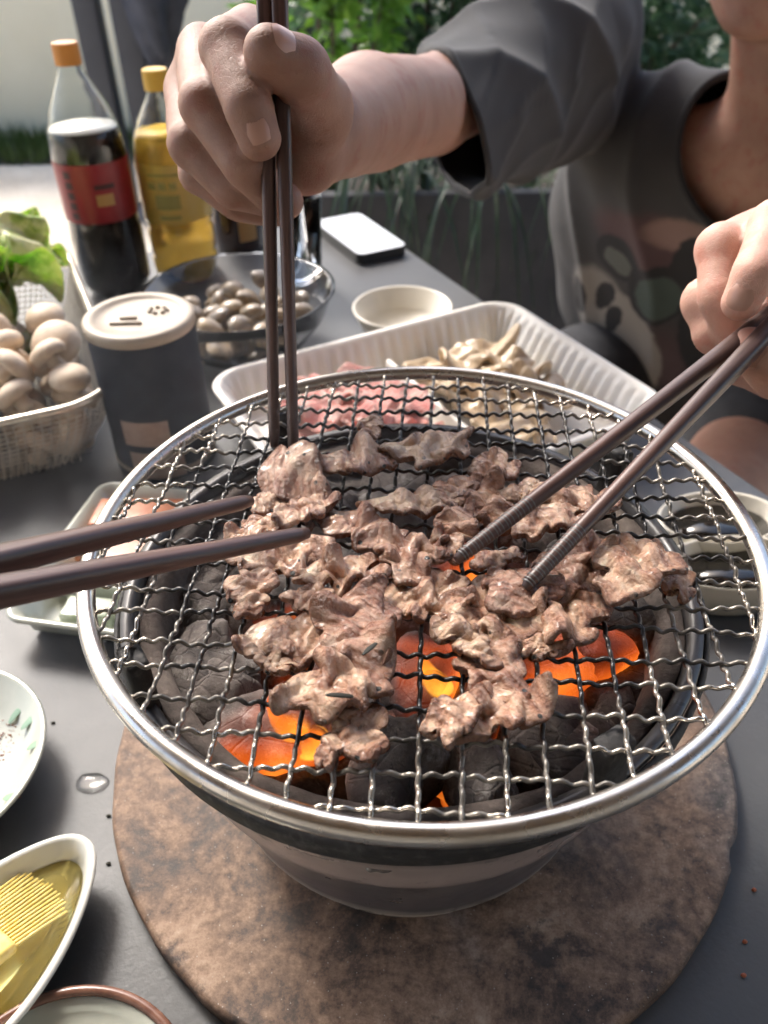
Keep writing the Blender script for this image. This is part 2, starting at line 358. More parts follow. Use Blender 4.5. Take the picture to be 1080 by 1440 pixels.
    q = NB('thin_plastic'); q.set(Base_Color=(.97, .98, .97), Roughness=.06, Transmission_Weight=1.0, IOR=1.2); M['pet'] = q.m
    q = NB('yellow_drink'); q.set(Base_Color=(1.0, .66, .12), Roughness=.15, Transmission_Weight=.5, IOR=1.12); M['tea'] = q.m
    q = NB('cola'); q.set(Base_Color=(.012, .008, .007), Roughness=.06); M['cola'] = q.m
    q = NB('painted_glint_white'); q.set(Base_Color=(.82, .8, .74), Roughness=.2); M['painted_glint'] = q.m  # white tone that paints the reflection on the cola
    q = NB('oil'); q.set(Base_Color=(1.0, .84, .30), Roughness=.03, Transmission_Weight=.8, IOR=1.3); M['oil'] = q.m
    q = NB('water'); q.set(Base_Color=(1, 1, 1), Roughness=.01, Transmission_Weight=1, IOR=1.33); M['water'] = q.m
    M['cap_orange'] = simple('orange_cap', (.60, .235, .035), .4); M['cap_yellow'] = simple('yellow_cap', (.70, .42, .05), .4)
    M['red_label'] = simple('red_label', (.24, .010, .018), .35, (.28, .016, .026), 30); M['label_ink'] = simple('label_ink', (.05, .012, .015), .5)
    M['gold'] = simple('gold_print', (.46, .27, .10), .4); M['yellow_label'] = simple('yellow_label', (.90, .64, .14), .3, (.92, .70, .20), 50, Transmission_Weight=.5)
    M['olive_ink'] = simple('olive_ink', (.30, .27, .08), .5)
    M['tin_blue'] = simple('navy_tin', (.005, .007, .013), .6, (.009, .012, .021), 50, Specular_IOR_Level=.15); M['tin_lid'] = simple('beige_lid', (.36, .30, .23), .5, (.32, .265, .20), 60); M['tin_label'] = simple('tan_label', (.34, .25, .19), .5, (.27, .19, .15), 120)
    M['steel_mesh'] = simple('pale_steel', (.72, .67, .58), .3, (.6, .55, .47), 90, Metallic=.6)
    M['phone_white'] = simple('phone_glass', (.5, .51, .52), .12); M['phone_black'] = simple('phone_side', (.012, .012, .013), .35)
    M['orange_block'] = simple('orange_block', (.34, .095, .032), .4, (.44, .16, .065), 90, .2, 300, .0006, Subsurface_Weight=.15, Subsurface_Radius=(.005, .002, .001), Subsurface_Scale=1.0)
    M['jelly'] = simple('green_jelly', (.32, .40, .26), .1, (.52, .57, .45), 60, Transmission_Weight=.3)
    M['bristle'] = simple('brush_bristle', (.80, .60, .17), .3, (.86, .68, .27), 200, Subsurface_Weight=.2, Subsurface_Radius=(.003, .002, .001), Subsurface_Scale=1.0)
    M['herb'] = simple('dried_herb', (.02, .018, .01), .7)
    # setting
    q = NB('plaster_wall'); n = q.noise(2.2, 5); c = q.mix(q.rng(n, .3, .7), (.78, .72, .54), (.84, .78, .60)); q.set(Base_Color=c, Roughness=.85); q.bump(q.noise(90, 6), .2, .004); M['wall'] = q.m
    q = NB('patio'); n = q.noise(4, 6); f = q.noise(60, 6, .7); c = q.ramp(q.mth('ADD', q.mth('MULTIPLY', n, .5), q.mth('MULTIPLY', f, .5)), [(.35, (.46, .38, .28)), (.5, (.64, .55, .43)), (.65, (.74, .66, .54))]); q.set(Base_Color=c, Roughness=.85); q.bump(f, .4, .004); M['patio'] = q.m
    for nm, cs in (('leaf_bright', [(.3, (.05, .13, .02)), (.5, (.11, .25, .03)), (.75, (.26, .42, .06))]), ('leaf_dark', [(.3, (.03, .07, .035)), (.55, (.06, .12, .06)), (.75, (.13, .21, .09))]), ('strap_leaf', [(.3, (.02, .04, .025)), (.5, (.05, .085, .045)), (.75, (.20, .23, .16))]), ('grass', [(.3, (.03, .06, .015)), (.6, (.08, .12, .03)), (.8, (.15, .18, .06))])):
        q = NB(nm); q.set(Base_Color=q.ramp(q.noise(9, 4), cs), Roughness=.35)
        tl = q.n('ShaderNodeBsdfTranslucent', i_Color=q.ramp(q.noise(9, 4), [(p, tuple(min(1, x * 1.5) for x in c)) for p, c in cs]))
        ms = q.n('ShaderNodeMixShader', i_Fac=.35); q.t.links.new(q.b.outputs[0], ms.inputs[1]); q.t.links.new(tl.outputs[0], ms.inputs[2]); q.t.links.new(ms.outputs[0], q.o.inputs[0]); M[nm] = q.m
    M['planter'] = simple('planter', (.035, .038, .045), .7, (.05, .052, .058), 12, .2, 120, .002); M['soil'] = simple('soil', (.03, .022, .016), .95, (.05, .04, .03), 90)
    M['bark'] = simple('bark', (.09, .07, .045), .9, (.14, .11, .08), 90, .5, 160, .002)
    M['navy_paint'] = simple('navy_paint', (.028, .034, .05), .55, (.035, .042, .058), 8); M['shadow_navy'] = simple('shadow_navy', (.032, .038, .055), .85, (.05, .055, .075), 20, .3, 300, .002)  # navy tones, also for the shapes standing in for wall shadows
    M['grey_metal'] = simple('grey_metal', (.42, .43, .44), .35, Metallic=.7); M['chair_mesh'] = simple('chair_fabric', (.05, .052, .058), .8)
    M['shorts'] = simple('shorts_cloth', (.02, .021, .025), .9, (.028, .029, .034), 60, .2, 500, .0006)
M['shade_wall_grey'] = simple('shade_wall_render', (.30, .29, .27), .85, (.36, .35, .33), 3); M['shade_roof_wood'] = simple('shade_roof_timber', (.10, .07, .05), .7, (.15, .11, .08), 12)  # for the unseen wall and roof added to shade the table
build_materials()

# ------------------------------------------------------------------ setting
GZ = -.72
def setting():
    me = mesh([(-30, -12, GZ), (30, -12, GZ), (30, 30, GZ), (-30, 30, GZ)], [(0, 1, 2, 3)]); kind(link('ground', me, None, 'patio', False), 'structure')
    # garden wall behind
    w = link('garden_wall', boxmesh(16, .2, 1.05, .02, 2, (0, 0, .525)), None, 'wall'); w.location = (0, 4.42, GZ); tag(w, 'cream plastered garden wall behind the patio', 'wall')
    # grass strip
    r = random.Random(3); v, f = [], []
    for i in range(5200):
        x, y = r.uniform(-3.0, 0.6), r.uniform(3.86, 4.30); h = r.uniform(.03, .1); a = r.uniform(0, 6.28); dx, dy = math.cos(a) * .006, math.sin(a) * .006; lx, ly = r.uniform(-.03, .03), r.uniform(-.03, .03)
        k = len(v); v += [(x - dx, y - dy, GZ), (x + dx, y + dy, GZ), (x + lx, y + ly, GZ + h)]; f.append((k, k + 1, k + 2))
    kind(link('grass', mesh(v, f), None, 'grass', False), 'stuff')['label'] = 'strip of grass along the foot of the wall'
    v = [(-3.0, 3.86, GZ + .004), (.6, 3.86, GZ + .004), (.6, 4.31, GZ + .004), (-3.0, 4.31, GZ + .004)]
    kind(link('flower_bed', mesh(v, [(0, 1, 2, 3)]), None, 'soil', False), 'structure')
def added_shade():
    # wall and roof added out of view to block sky light and shade the table
    o = link('shade_wall', boxmesh(7, .2, 2.6, .01, 2, (0, 0, 1.3)), None, 'shade_wall_grey'); o.location = (0, -1.5, GZ); tag(o, 'grey wall added behind the camera to block light', 'wall')
    o = thing('shade_roof', 'dark timber roof added above the table to shade it', 'roof', (.3, -.2, GZ))
    for k in range(12): link('board', boxmesh(4.6, .2, .03, .004, 2, (0, -1.1 + k * .2, 2.36)), o, 'shade_roof_wood')
    for x in (-2.1, 0, 2.1): link('beam', boxmesh(.09, 2.4, .14, .006, 2, (x, 0, 2.27)), o, 'shade_roof_wood')
setting()
added_shade()
def shadow_post(name, px, wpx, y, label):  # navy uprights added in place of shadow bands on the wall
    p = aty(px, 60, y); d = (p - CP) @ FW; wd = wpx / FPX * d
    o = link(name, boxmesh(wd, wd, 2.6, .008, 2, (0, 0, 1.3)), None, 'navy_paint'); o.location = (p[0], p[1], GZ); tag(o, label, 'shadow stand-in')
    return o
shadow_post('wall_shadow_post', 133, 34, 3.3, 'slim dark navy upright standing in for the left shadow band on the wall')
shadow_post('wall_shadow_post', 186, 37, 3.3, 'dark navy upright standing in for the right shadow band on the wall')
def shadow_bundle():
    # lobed navy bundle standing in for a rounded shadow on the wall
    o = thing('wall_shadow_bundle', 'dark navy lobed bundle standing in for a rounded wall shadow', 'shadow_bundle', (0, 0, 0))
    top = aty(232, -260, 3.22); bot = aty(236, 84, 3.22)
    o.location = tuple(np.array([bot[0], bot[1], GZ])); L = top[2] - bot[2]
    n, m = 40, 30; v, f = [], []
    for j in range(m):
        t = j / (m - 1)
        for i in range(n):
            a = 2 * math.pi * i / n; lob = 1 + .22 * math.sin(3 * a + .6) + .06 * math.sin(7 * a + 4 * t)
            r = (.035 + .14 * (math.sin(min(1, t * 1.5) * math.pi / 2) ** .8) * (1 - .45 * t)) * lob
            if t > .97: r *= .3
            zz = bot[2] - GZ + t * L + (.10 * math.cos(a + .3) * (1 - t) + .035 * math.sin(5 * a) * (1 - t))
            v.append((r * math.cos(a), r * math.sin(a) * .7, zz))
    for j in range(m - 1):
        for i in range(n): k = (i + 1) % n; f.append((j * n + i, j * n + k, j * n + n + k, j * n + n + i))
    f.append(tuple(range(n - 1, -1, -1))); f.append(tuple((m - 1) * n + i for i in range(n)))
    link('shadow_lobe', mesh(v, f), o, 'shadow_navy')
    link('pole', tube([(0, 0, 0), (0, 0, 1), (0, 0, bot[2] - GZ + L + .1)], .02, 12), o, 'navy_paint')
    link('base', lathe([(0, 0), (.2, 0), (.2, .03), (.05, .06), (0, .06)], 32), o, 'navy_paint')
shadow_bundle()
def round_shadow():  # chair shape added in place of a round dark shadow on the wall
    p = aty(415, 62, 3.1); o = thing('wall_shadow_round', 'dark round backed shape standing in for a wall shadow below the shrub', 'chair', (p[0], p[1], GZ), .2)
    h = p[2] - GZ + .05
    m = lathe([(0, 0), (.2, 0), (.21, .02), (.2, .04), (0, .04)], 32); q = link('seat', m, o, 'shadow_navy'); q.location = (0, 0, .42)
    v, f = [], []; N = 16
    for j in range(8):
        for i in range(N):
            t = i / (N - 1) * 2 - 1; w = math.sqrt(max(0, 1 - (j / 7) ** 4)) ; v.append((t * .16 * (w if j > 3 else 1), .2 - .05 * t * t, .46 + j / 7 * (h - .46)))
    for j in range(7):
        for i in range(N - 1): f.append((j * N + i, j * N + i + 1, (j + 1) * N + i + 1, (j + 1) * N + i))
    b = link('backrest', mesh(v, f), o, 'shadow_navy'); b.modifiers.new('s', 'SOLIDIFY').thickness = .03
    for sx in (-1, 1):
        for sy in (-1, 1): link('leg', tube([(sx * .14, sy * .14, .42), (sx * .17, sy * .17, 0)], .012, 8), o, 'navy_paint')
round_shadow()

def leafmesh(n, fn, seed, size, matlist):
    """leaf blades with a folded midrib; fn(r) gives centre and out direction"""
    r = np.random.default_rng(seed); v, f = [], []
    for i in range(n):
        c, d = fn(r); d = d / (np.linalg.norm(d) + 1e-9) + r.normal(size=3) * .55; d /= np.linalg.norm(d); s = size * r.uniform(.6, 1.35)
        sd = np.cross(d, r.normal(size=3)); sd /= np.linalg.norm(sd); nn = np.cross(d, sd); k = len(v)
        v += [c, c + d * s * .4 + sd * s * .24 + nn * s * .06, c + d * s * .45, c + d * s * .4 - sd * s * .24 + nn * s * .06, c + d * s - nn * s * .12]
        f += [(k, k + 1, k + 2), (k, k + 2, k + 3), (k + 1, k + 4, k + 2), (k + 2, k + 4, k + 3)]
    return mesh(v, f)
def shrub(name, label, c, R, n, size, mat, seed, nclump=40):
    o = thing(name, label, 'shrub', (c[0], c[1], GZ)); r0 = np.random.default_rng(seed)
    cz = c[2] - GZ; cl = []
    while len(cl) < nclump:
        p = r0.uniform(-1, 1, 3)
        if .25 < np.linalg.norm(p) < 1: cl.append(p * np.array(R))
    cl = np.array(cl)
    def fn(r):
        k = cl[r.integers(len(cl))]; e = r.normal(size=3) * min(R) * .17; return k + e + np.array([0, 0, cz]), k + e * 2 + np.array([0, 0, .2 * min(R)])
    link('crown', leafmesh(n, fn, seed, size, None), o, mat, False)
    for k in range(9):
        e = cl[k * 3 % len(cl)]; link('stem', tube(smoothp([(r0.normal() * .03, r0.normal() * .03, 0), (e[0] * .3, e[1] * .3, cz * .45), (e[0], e[1], cz + e[2])], 5), np.linspace(.018, .004, 11), 6), o, 'bark')
    return o
def plants():
    p = aty(585, 25, 2.75); shrub('leafy_shrub', 'dense deep green shrub behind the raised forearm', (p[0] + .05, 2.95, p[2] + .05), (.36, .3, .52), 9500, .055, 'leaf_dark', 5, 80)
    p = aty(470, 40, 2.5); shrub('leafy_shrub', 'loose bright green shrub in front of the cream wall', (p[0] - .02, 2.55, p[2] + .03), (.19, .16, .28), 750, .06, 'leaf_bright', 6, 26)
    p = aty(700, 30, 2.6); shrub('leafy_shrub', 'tall dark green shrub behind the shoulder of the seated person', (p[0] + .35, 3.1, p[2] + .1), (.5, .3, .6), 6000, .06, 'leaf_dark', 8, 70)
    # planter box with strap leaved plants
    a = aty(318, 262, 1.72); ztop = aty(700, 270, 1.62)[2]
    x0, x1 = a[0], 1.5; H = ztop - GZ
    o = thing('planter_box', 'long dark slate planter box beyond the table', 'planter', ((x0 + x1) / 2, 1.8, GZ)); W = x1 - x0
    link('wall_panel', boxmesh(W, .03, H, .004, 2, (0, -.17, H / 2)), o, 'planter'); link('wall_panel', boxmesh(W, .03, H, .004, 2, (0, .17, H / 2)), o, 'planter')
    link('wall_panel', boxmesh(.03, .306, H, .004, 2, (-W / 2 + .016, 0, H / 2)), o, 'planter'); link('wall_panel', boxmesh(.03, .306, H, .004, 2, (W / 2 - .016, 0, H / 2)), o, 'planter')
    link('soil', boxmesh(W - .066, .3, .1, 0, 1, (0, 0, H - .09)), o, 'soil')
    r = random.Random(5)
    for k, px in enumerate((470, 540, 600, 660, 730, 860, 1000)):
        b = aty(px, 255, 1.8); t = thing('strap_leaf_plant', 'arching strap leaved plant growing in the slate planter', 'plant', (b[0], 1.74 + r.uniform(-.04, .06), ztop - .045), 0, 'strap leaved plants in the planter')
        for j in range(20):
            a = r.uniform(0, 6.28) if j % 2 else r.uniform(3.6, 5.8); L = r.uniform(.14, .32); hgt = r.uniform(.08, .2); drp = r.uniform(.12, .34); wd = r.uniform(.003, .0065); v, f = [], []
            for i in range(9):
                s = i / 8; rad = L * s; z = hgt * math.sin(s * 2.3) - drp * s ** 3; ww = wd * (1 - s ** 2.5) + .0006
                for e in (-1, 0, 1): v.append((rad * math.cos(a) - e * ww * math.sin(a), rad * math.sin(a) + e * ww * math.cos(a), z + (.003 if e else 0)))
            for i in range(8):
                for e in (0, 1): f.append((i * 3 + e, i * 3 + e + 1, i * 3 + e + 4, i * 3 + e + 3))
            link('leaf', mesh(v, f), t, 'strap_leaf')
plants()

# ------------------------------------------------------------------ table
TA = math.atan2(-.891, .454); EX = np.array([.454, -.891, 0]); EN = np.array([.891, .454, 0]); K0 = np.array([-.032, 1.072, 0])
def table():
    c = K0 + EX * .85 - EN * .52
    o = thing('table', 'dark slate grey table with a smooth stone top', 'table', (c[0], c[1], GZ), TA)
    link('tabletop', boxmesh(1.7, 1.04, .028, .004, 3, (0, 0, -GZ - .014)), o, 'table')
    for sx in (-1, 1):
        for sy in (-1, 1): link('leg', boxmesh(.05, .05, -GZ - .028, .003, 2, (sx * .78, sy * .45, (-GZ - .028) / 2)), o, 'navy_paint')
table()

# ------------------------------------------------------------------ board, stove, grill
G = np.array([.0142, .239, 0]); BT = .0105; GRZ = .163
def board():
    R = .1545; N = 160; v, f = [], []; rr = []
    for i in range(N):
        a = 2 * math.pi * i / N; r = R * (1 + .004 * math.sin(3 * a + 1) + .0025 * math.sin(11 * a) + .0015 * math.sin(29 * a + 2))
        d = abs((a - (-.45)) % (2 * math.pi)); d = min(d, 2 * math.pi - d); r -= .0035 * math.exp(-(d / .035) ** 2); rr.append(r)
    prof = [(.0, 0), (.985, 0), (1.0, .002), (1.0, .0082), (.994, .0098), (.985, .0105)]
    for i in range(N):
        a = 2 * math.pi * i / N
        for s, z in prof[1:]: v.append((rr[i] * s * math.cos(a), rr[i] * s * math.sin(a), z))
    m = 5
    for i in range(N):
        j = (i + 1) % N
        for k in range(m - 1): f.append((i * m + k, j * m + k, j * m + k + 1, i * m + k + 1))
    f.append(tuple(i * m + m - 1 for i in range(N))); f.append(tuple(i * m for i in range(N - 1, -1, -1)))
    o = link('round_board', mesh(v, f), None, 'board'); o.data.polygons[-1].use_smooth = False; o.data.polygons[-2].use_smooth = False
    o.location = (.0167, .2625, .0002); tag(o, 'round rusty brown stone board under the charcoal stove', 'board')
board()
def stove():
    o = thing('charcoal_stove', 'tapered enamel charcoal stove with clay lining on the round board', 'stove', (.0095, .24, BT + .0004))
    H = .1295
    rz_ = lambda z: .072 + .043 * (max(z, 0) / .15) ** .8
    prof = [(.0, .0), (.068, .0), (.0705, .002), (rz_(.006), .006), (rz_(.022), .022), (rz_(.026) + .0015, .026), (rz_(.03) + .0005, .03), (rz_(.05), .05), (rz_(.072), .072), (rz_(.078) + .0022, .078), (rz_(.083) + .002, .083), (rz_(.098) + .001, .098), (rz_(.102) + .0028, .102), (rz_(.108) + .002, .108), (rz_(.12) + .001, .12), (.1115, H - .003), (.111, H), (.1065, H), (.1055, H - .004), (.101, .1), (.09, .08), (.06, .05), (0, .05)]
    me = lathe(prof, 96); co = getco(me)
    a = np.arctan2(co[:, 1], co[:, 0]); base = (co[:, 2] < .0125) & (np.hypot(co[:, 0], co[:, 1]) > .06)
    notch = np.clip((np.cos(6 * a + .7) - .55) / .3, 0, 1); co[base, 2] += (notch[base] * .0085) * (1 - co[base, 2] / .0126); setco(me, co)
    link('body', me, o, 'stove')
    pr = [(.1052, H - .008), (.1045, H - .004), (.0985, H - .005), (.0965, H - .009), (.089, .082), (.07, .06), (0, .055), (0, .0515), (.07, .056), (.092, .085)]
    ln = lathe(pr, 96); co = getco(ln); no = getno(ln); k = sn(co, 90, 3)[:, None] * .0012; setco(ln, co + no * k); link('lining', ln, o, 'clay')
    link('collar', lathe([(.1116, H - .012), (.1136, H - .011), (.114, H - .004), (.1126, H - .002), (.1117, H - .003)], 96, True), o, 'soot')
    for k in range(4):
        a = .55 + k * math.pi / 2; me = boxmesh(.008, .012, GRZ - .0026 - BT - H + .008, .0015, 2, (.1085 * 1, 0, H + (GRZ - .0026 - BT - H) / 2 - .0043)); q = link('support_lug', me, o, 'soot'); q.rotation_euler = (0, 0, a)
    return o
stove()
def grill():
    rz = -.075
    o = thing('grill_net', 'round steel wire grill net with a thick polished rim', 'grill net', (G[0], G[1], GRZ), rz)
    R = .1222; n = 160
    pts = [(R * math.cos(2 * math.pi * i / n), R * math.sin(2 * math.pi * i / n), .0) for i in range(n)]
    link('rim', tube(pts, .0034, 14, True), o, 'rim')
    sp = .0119; wr = .0008; r = random.Random(2)
    for ax in (0, 1):
        for k in range(-10, 11):
            off = k * sp + r.uniform(-.0006, .0006) + .002; h2 = (R - .0012) ** 2 - off * off
            if h2 <= .0002: continue
            hl = math.sqrt(h2); m = int(hl * 2 / .00105); ph = (k % 2) * math.pi; bow = r.uniform(-.0018, .0018); amp = r.uniform(.0006, .00085); sag = r.uniform(-.0008, .0004); pts = []
            for i in range(m + 1):
                t = -hl + 2 * hl * i / m; z = amp * math.cos(t / sp * 2 * math.pi * 2 + (0 if ax == 0 else math.pi) + ph * .0) + .0006 * math.cos(t / sp * math.pi + ph) + sag * (1 - (t / hl) ** 2)
                e = off + bow * (1 - (t / hl) ** 2) + .00018 * math.sin(t * 900 + k)
                pts.append((t, e, z) if ax == 0 else (e, t, z))
            link('wire', tube(pts, wr, 6), o, 'wire')
    return o
grill()
# ------------------------------------------------------------------ charcoal
def lump(sx, sy, sz, seed, p=3.2):
    bm = bmesh.new(); bmesh.ops.create_icosphere(bm, subdivisions=4, radius=1); me = bpy.data.meshes.new('l'); bm.to_mesh(me); bm.free()
    c = getco(me); c /= (np.abs(c) ** p).sum(1)[:, None] ** (1 / p); n = c * (1 + .10 * sn(c, 1.6, seed, 3)[:, None] + .035 * sn(c, 7, seed + 1, 2)[:, None])
    # a few flat broken facets
    r = np.random.default_rng(seed)
    for k in range(5):
        d = r.normal(size=3); d /= np.linalg.norm(d); t = .72 + .15 * r.random(); x = np.maximum(n @ d - t, 0); n -= x[:, None] * d * .85
    setco(me, n * np.array([sx, sy, sz])); return me
def charcoal():
    r = random.Random(21)
    # hot pieces: (photo x, photo y, length px-ish in mm, glow level)
    hot = [(405, 845, 19, 1, 20), (412, 1035, 24, 2, -15), (345, 1030, 15, 1, 40), (600, 960, 22, 2, 60), (560, 1000, 16, 1, 10), (770, 945, 24, 2, 5), (845, 925, 20, 2, 40), (880, 875, 14, 2, 0), (690, 985, 16, 1, 70), (660, 790, 14, 2, 30), (720, 900, 18, 1, 0), (500, 900, 18, 1, 80)]
    cold = [(215, 860, 23), (255, 770, 24), (320, 960, 22), (250, 950, 20), (590, 1075, 23), (500, 1075, 17), (690, 1070, 18), (790, 1040, 24), (880, 1010, 22), (920, 900, 20), (930, 790, 24), (850, 700, 22), (760, 640, 26), (690, 600, 30), (560, 620, 24), (430, 660, 24), (330, 700, 24), (300, 850, 22), (360, 780, 22), (470, 740, 24), (570, 720, 26), (660, 700, 26), (770, 740, 22), (850, 800, 22), (520, 820, 22), (600, 860, 24), (780, 860, 20), (900, 1040, 16), (185, 800, 22), (205, 930, 20), (270, 1010, 22), (400, 1110, 22), (560, 1130, 24), (700, 1120, 20), (830, 1090, 20), (180, 720, 20), (330, 620, 22), (450, 590, 22), (600, 560, 22), (820, 620, 24), (920, 680, 22), (970, 780, 20), (990, 880, 20), (960, 980, 20), (280, 1080, 18)]
    kinds = {0: 'charcoal_ash', 1: 'charcoal_warm', 2: 'charcoal_glow'}
    i = 0
    for q in [(x, y, s, g, a) for x, y, s, g, a in hot] + [(x, y, s, 0, r.uniform(0, 180)) for x, y, s in cold]:
        x, y, s, g, a = q; s = s / 1000 * .92; h = s * r.uniform(.55, .8)
        p = on(x, y, .117 + (.003 if g else 0) + r.uniform(-.004, .004)); d = p[:2] - G[:2]; L = np.linalg.norm(d); mx = .101 - s * .9
        if L > mx: d = d / L * mx
        d = d + np.array([-.0047, .001])
        me = lump(s * r.uniform(.85, 1.2), s * r.uniform(.6, .85), h, 40 + i)
        lab = 'glowing orange lump of charcoal burning under the net' if g == 2 else ('charcoal lump with dull orange embers under the net' if g == 1 else 'ash grey lump of charcoal in the stove')
        o = link('charcoal', me, None, kinds[g]); o.location = (G[0] + d[0], G[1] + d[1], p[2] - .004)
        o.rotation_euler = (r.uniform(-.3, .3), r.uniform(-.3, .3), math.radians(a)); tag(o, lab, 'charcoal', ('glowing charcoal', 'warm charcoal', 'ash grey charcoal')[2 - g]); i += 1
    # bed of broken charcoal below, not countable
    v, f = [], []
    for k in range(90):
        a, rr = r.uniform(0, 6.28), .066 * math.sqrt(r.random()); me = lump(.013, .011, .009, 300 + k % 6); c = getco(me); b = len(v)
        q = Matrix.Rotation(r.uniform(0, 6), 3, 'X') @ Matrix.Rotation(r.uniform(0, 6), 3, 'Z'); c = c @ np.array(q)
        c += np.array([G[0] + rr * math.cos(a), G[1] + rr * math.sin(a), r.uniform(.078, .095)]); v += list(c); f += [tuple(x + b for x in p.vertices) for p in me.polygons]
    kind(link('ember_bed', mesh(v, f), None, 'charcoal_warm'), 'stuff')['label'] = 'bed of broken charcoal and embers in the stove'
    for k, (x, y, s) in enumerate(((432, 1058, .010), (400, 1035, .011), (610, 965, .009))):
        prof = [(.0, 0), (.5, .05), (.62, .3), (.5, .7), (.28, 1.25), (.1, 1.7), (0, 2.0)]; me = lathe([(a * s, b * s * .9) for a, b in prof], 24); c = getco(me)
        c[:, 0] += .35 * s * np.sin(c[:, 2] / s * 2.2 + k); c[:, 1] += .2 * s * np.sin(c[:, 2] / s * 3 + k * 2); setco(me, c)
        o = link('flame', me, None, 'flame'); o.location = tuple(on(x, y, .127)); tag(o, 'small yellow flame licking up between the charcoal lumps', 'flame', 'flames in the stove')
charcoal()

# ------------------------------------------------------------------ thin slices: a small cloth solver crumples them
def crumple(specs, n=30, m=22, it=170, seed=5, sm=2):
    """specs: list of (length, width, ruffle, fold) -> list of (n*m,3) and edge weight"""
    B = len(specs); r = np.random.default_rng(seed)
    u, v = np.meshgrid(np.linspace(-1, 1, n), np.linspace(-1, 1, m), indexing='ij')
    X = u * np.sqrt(1 - .42 * v * v); Y = v * np.sqrt(1 - .42 * u * u); rad = np.maximum(np.abs(u), np.abs(v))
    P = np.zeros((B, n, m, 3)); R0 = np.zeros((B, n, m, 2)); gr = np.zeros((B, n, m))
    for b, (L, W, ruf, fold) in enumerate(specs):
        th = np.arctan2(Y, X); ph = r.uniform(0, 6.28, 6)
        o = 1 + (.16 * np.sin(2 * th + ph[0]) + .13 * np.sin(3 * th + ph[1]) + .09 * np.sin(5 * th + ph[2]) + .06 * np.sin(8 * th + ph[3])) * rad
        R0[b, ..., 0] = X * o * L / 2; R0[b, ..., 1] = Y * o * W / 2
        gr[b] = (1.16 + .35 * ruf + ruf * .8 * rad ** 2 * (.75 + .5 * np.sin(2 * th + ph[4])))
        s = np.stack([R0[b, ..., 0], R0[b, ..., 1], np.zeros_like(X)], -1)
        P[b] = s; P[b, ..., 2] = .006 + .0035 * sn(s, 190, seed * 31 + b, 2) + .003 * sn(s, 420, seed * 17 + b, 1)
        if fold:                                            # one side turned over
            c0 = (.15 + .25 * r.random()) * L / 2; k = fold; xx = np.maximum(P[b, ..., 0] - c0, 0); a = np.minimum(xx / k, 2.9)
            P[b, ..., 2] += k * (1 - np.cos(a)); P[b, ..., 0] = np.where(xx > 0, c0 + k * np.sin(a), P[b, ..., 0])
    inv = []
    def links(di, dj, st):
        si = slice(max(0, -di), n - max(0, di)); sj = slice(max(0, -dj), m - max(0, dj))
        ti = slice(max(0, di), n + min(0, di)); tj = slice(max(0, dj), m + min(0, dj))
        d = np.linalg.norm(R0[:, ti, tj] - R0[:, si, sj], axis=-1) * .5 * (gr[:, ti, tj] + gr[:, si, sj]); inv.append((si, sj, ti, tj, d, st))
    for d in ((1, 0), (0, 1)): links(*d, .9)
    for d in ((1, 1), (1, -1)): links(*d, .5)
    for d in ((2, 0), (0, 2)): links(*d, .12)
    for d in ((4, 0), (0, 4)): links(*d, .06)
    C0 = R0.copy(); V = np.zeros_like(P)
    for s in range(it):
        Q = P + V * .9; Q[..., 2] -= .00002
        for _ in range(3):
            for si, sj, ti, tj, d, st in inv:
                a = Q[:, si, sj]; b = Q[:, ti, tj]; e = b - a; l = np.linalg.norm(e, axis=-1) + 1e-9; k = (st * .5 * (l - d) / l)[..., None] * e
                a += k * .5; b -= k * .5
            Q[..., :2] += .012 * (C0 - Q[..., :2]) * (1 if s < it * .6 else .4)
            Q[..., 2] = np.maximum(Q[..., 2], .0016)
        V = Q - P; P = Q
    for _ in range(sm):
        A = P.copy(); A[:, 1:-1] = (P[:, :-2] + 2 * P[:, 1:-1] + P[:, 2:]) / 4; P = A; A = P.copy(); A[:, :, 1:-1] = (P[:, :, :-2] + 2 * P[:, :, 1:-1] + P[:, :, 2:]) / 4; P = A
    return [P[b].reshape(-1, 3) for b in range(B)], rad.ravel(), n, m
def slice_object(name, co, rad, n, m, mat, thick, loc, rz, seed, rough=.0011):
    co = co + (rough * sn(co, 620, seed, 2) + rough * 1.2 * sn(co, 210, seed + 9, 2))[:, None] * np.array([.5, .5, 1.])
    f = [(i * m + j, (i + 1) * m + j, (i + 1) * m + j + 1, i * m + j + 1) for i in range(n - 1) for j in range(m - 1)]
    me = mesh(co, f); at_ = me.attributes.new('edge', 'FLOAT', 'POINT'); at_.data.foreach_set('value', rad.astype(np.float32))
    o = link(name, me, None, mat); o.location = tuple(loc); o.rotation_euler = (0, 0, rz)
    s = o.modifiers.new('thick', 'SOLIDIFY'); s.thickness = thick; s.offset = 0; s.use_even_offset = False
    s = o.modifiers.new('round', 'SUBSURF'); s.levels = s.render_levels = 1
    return o
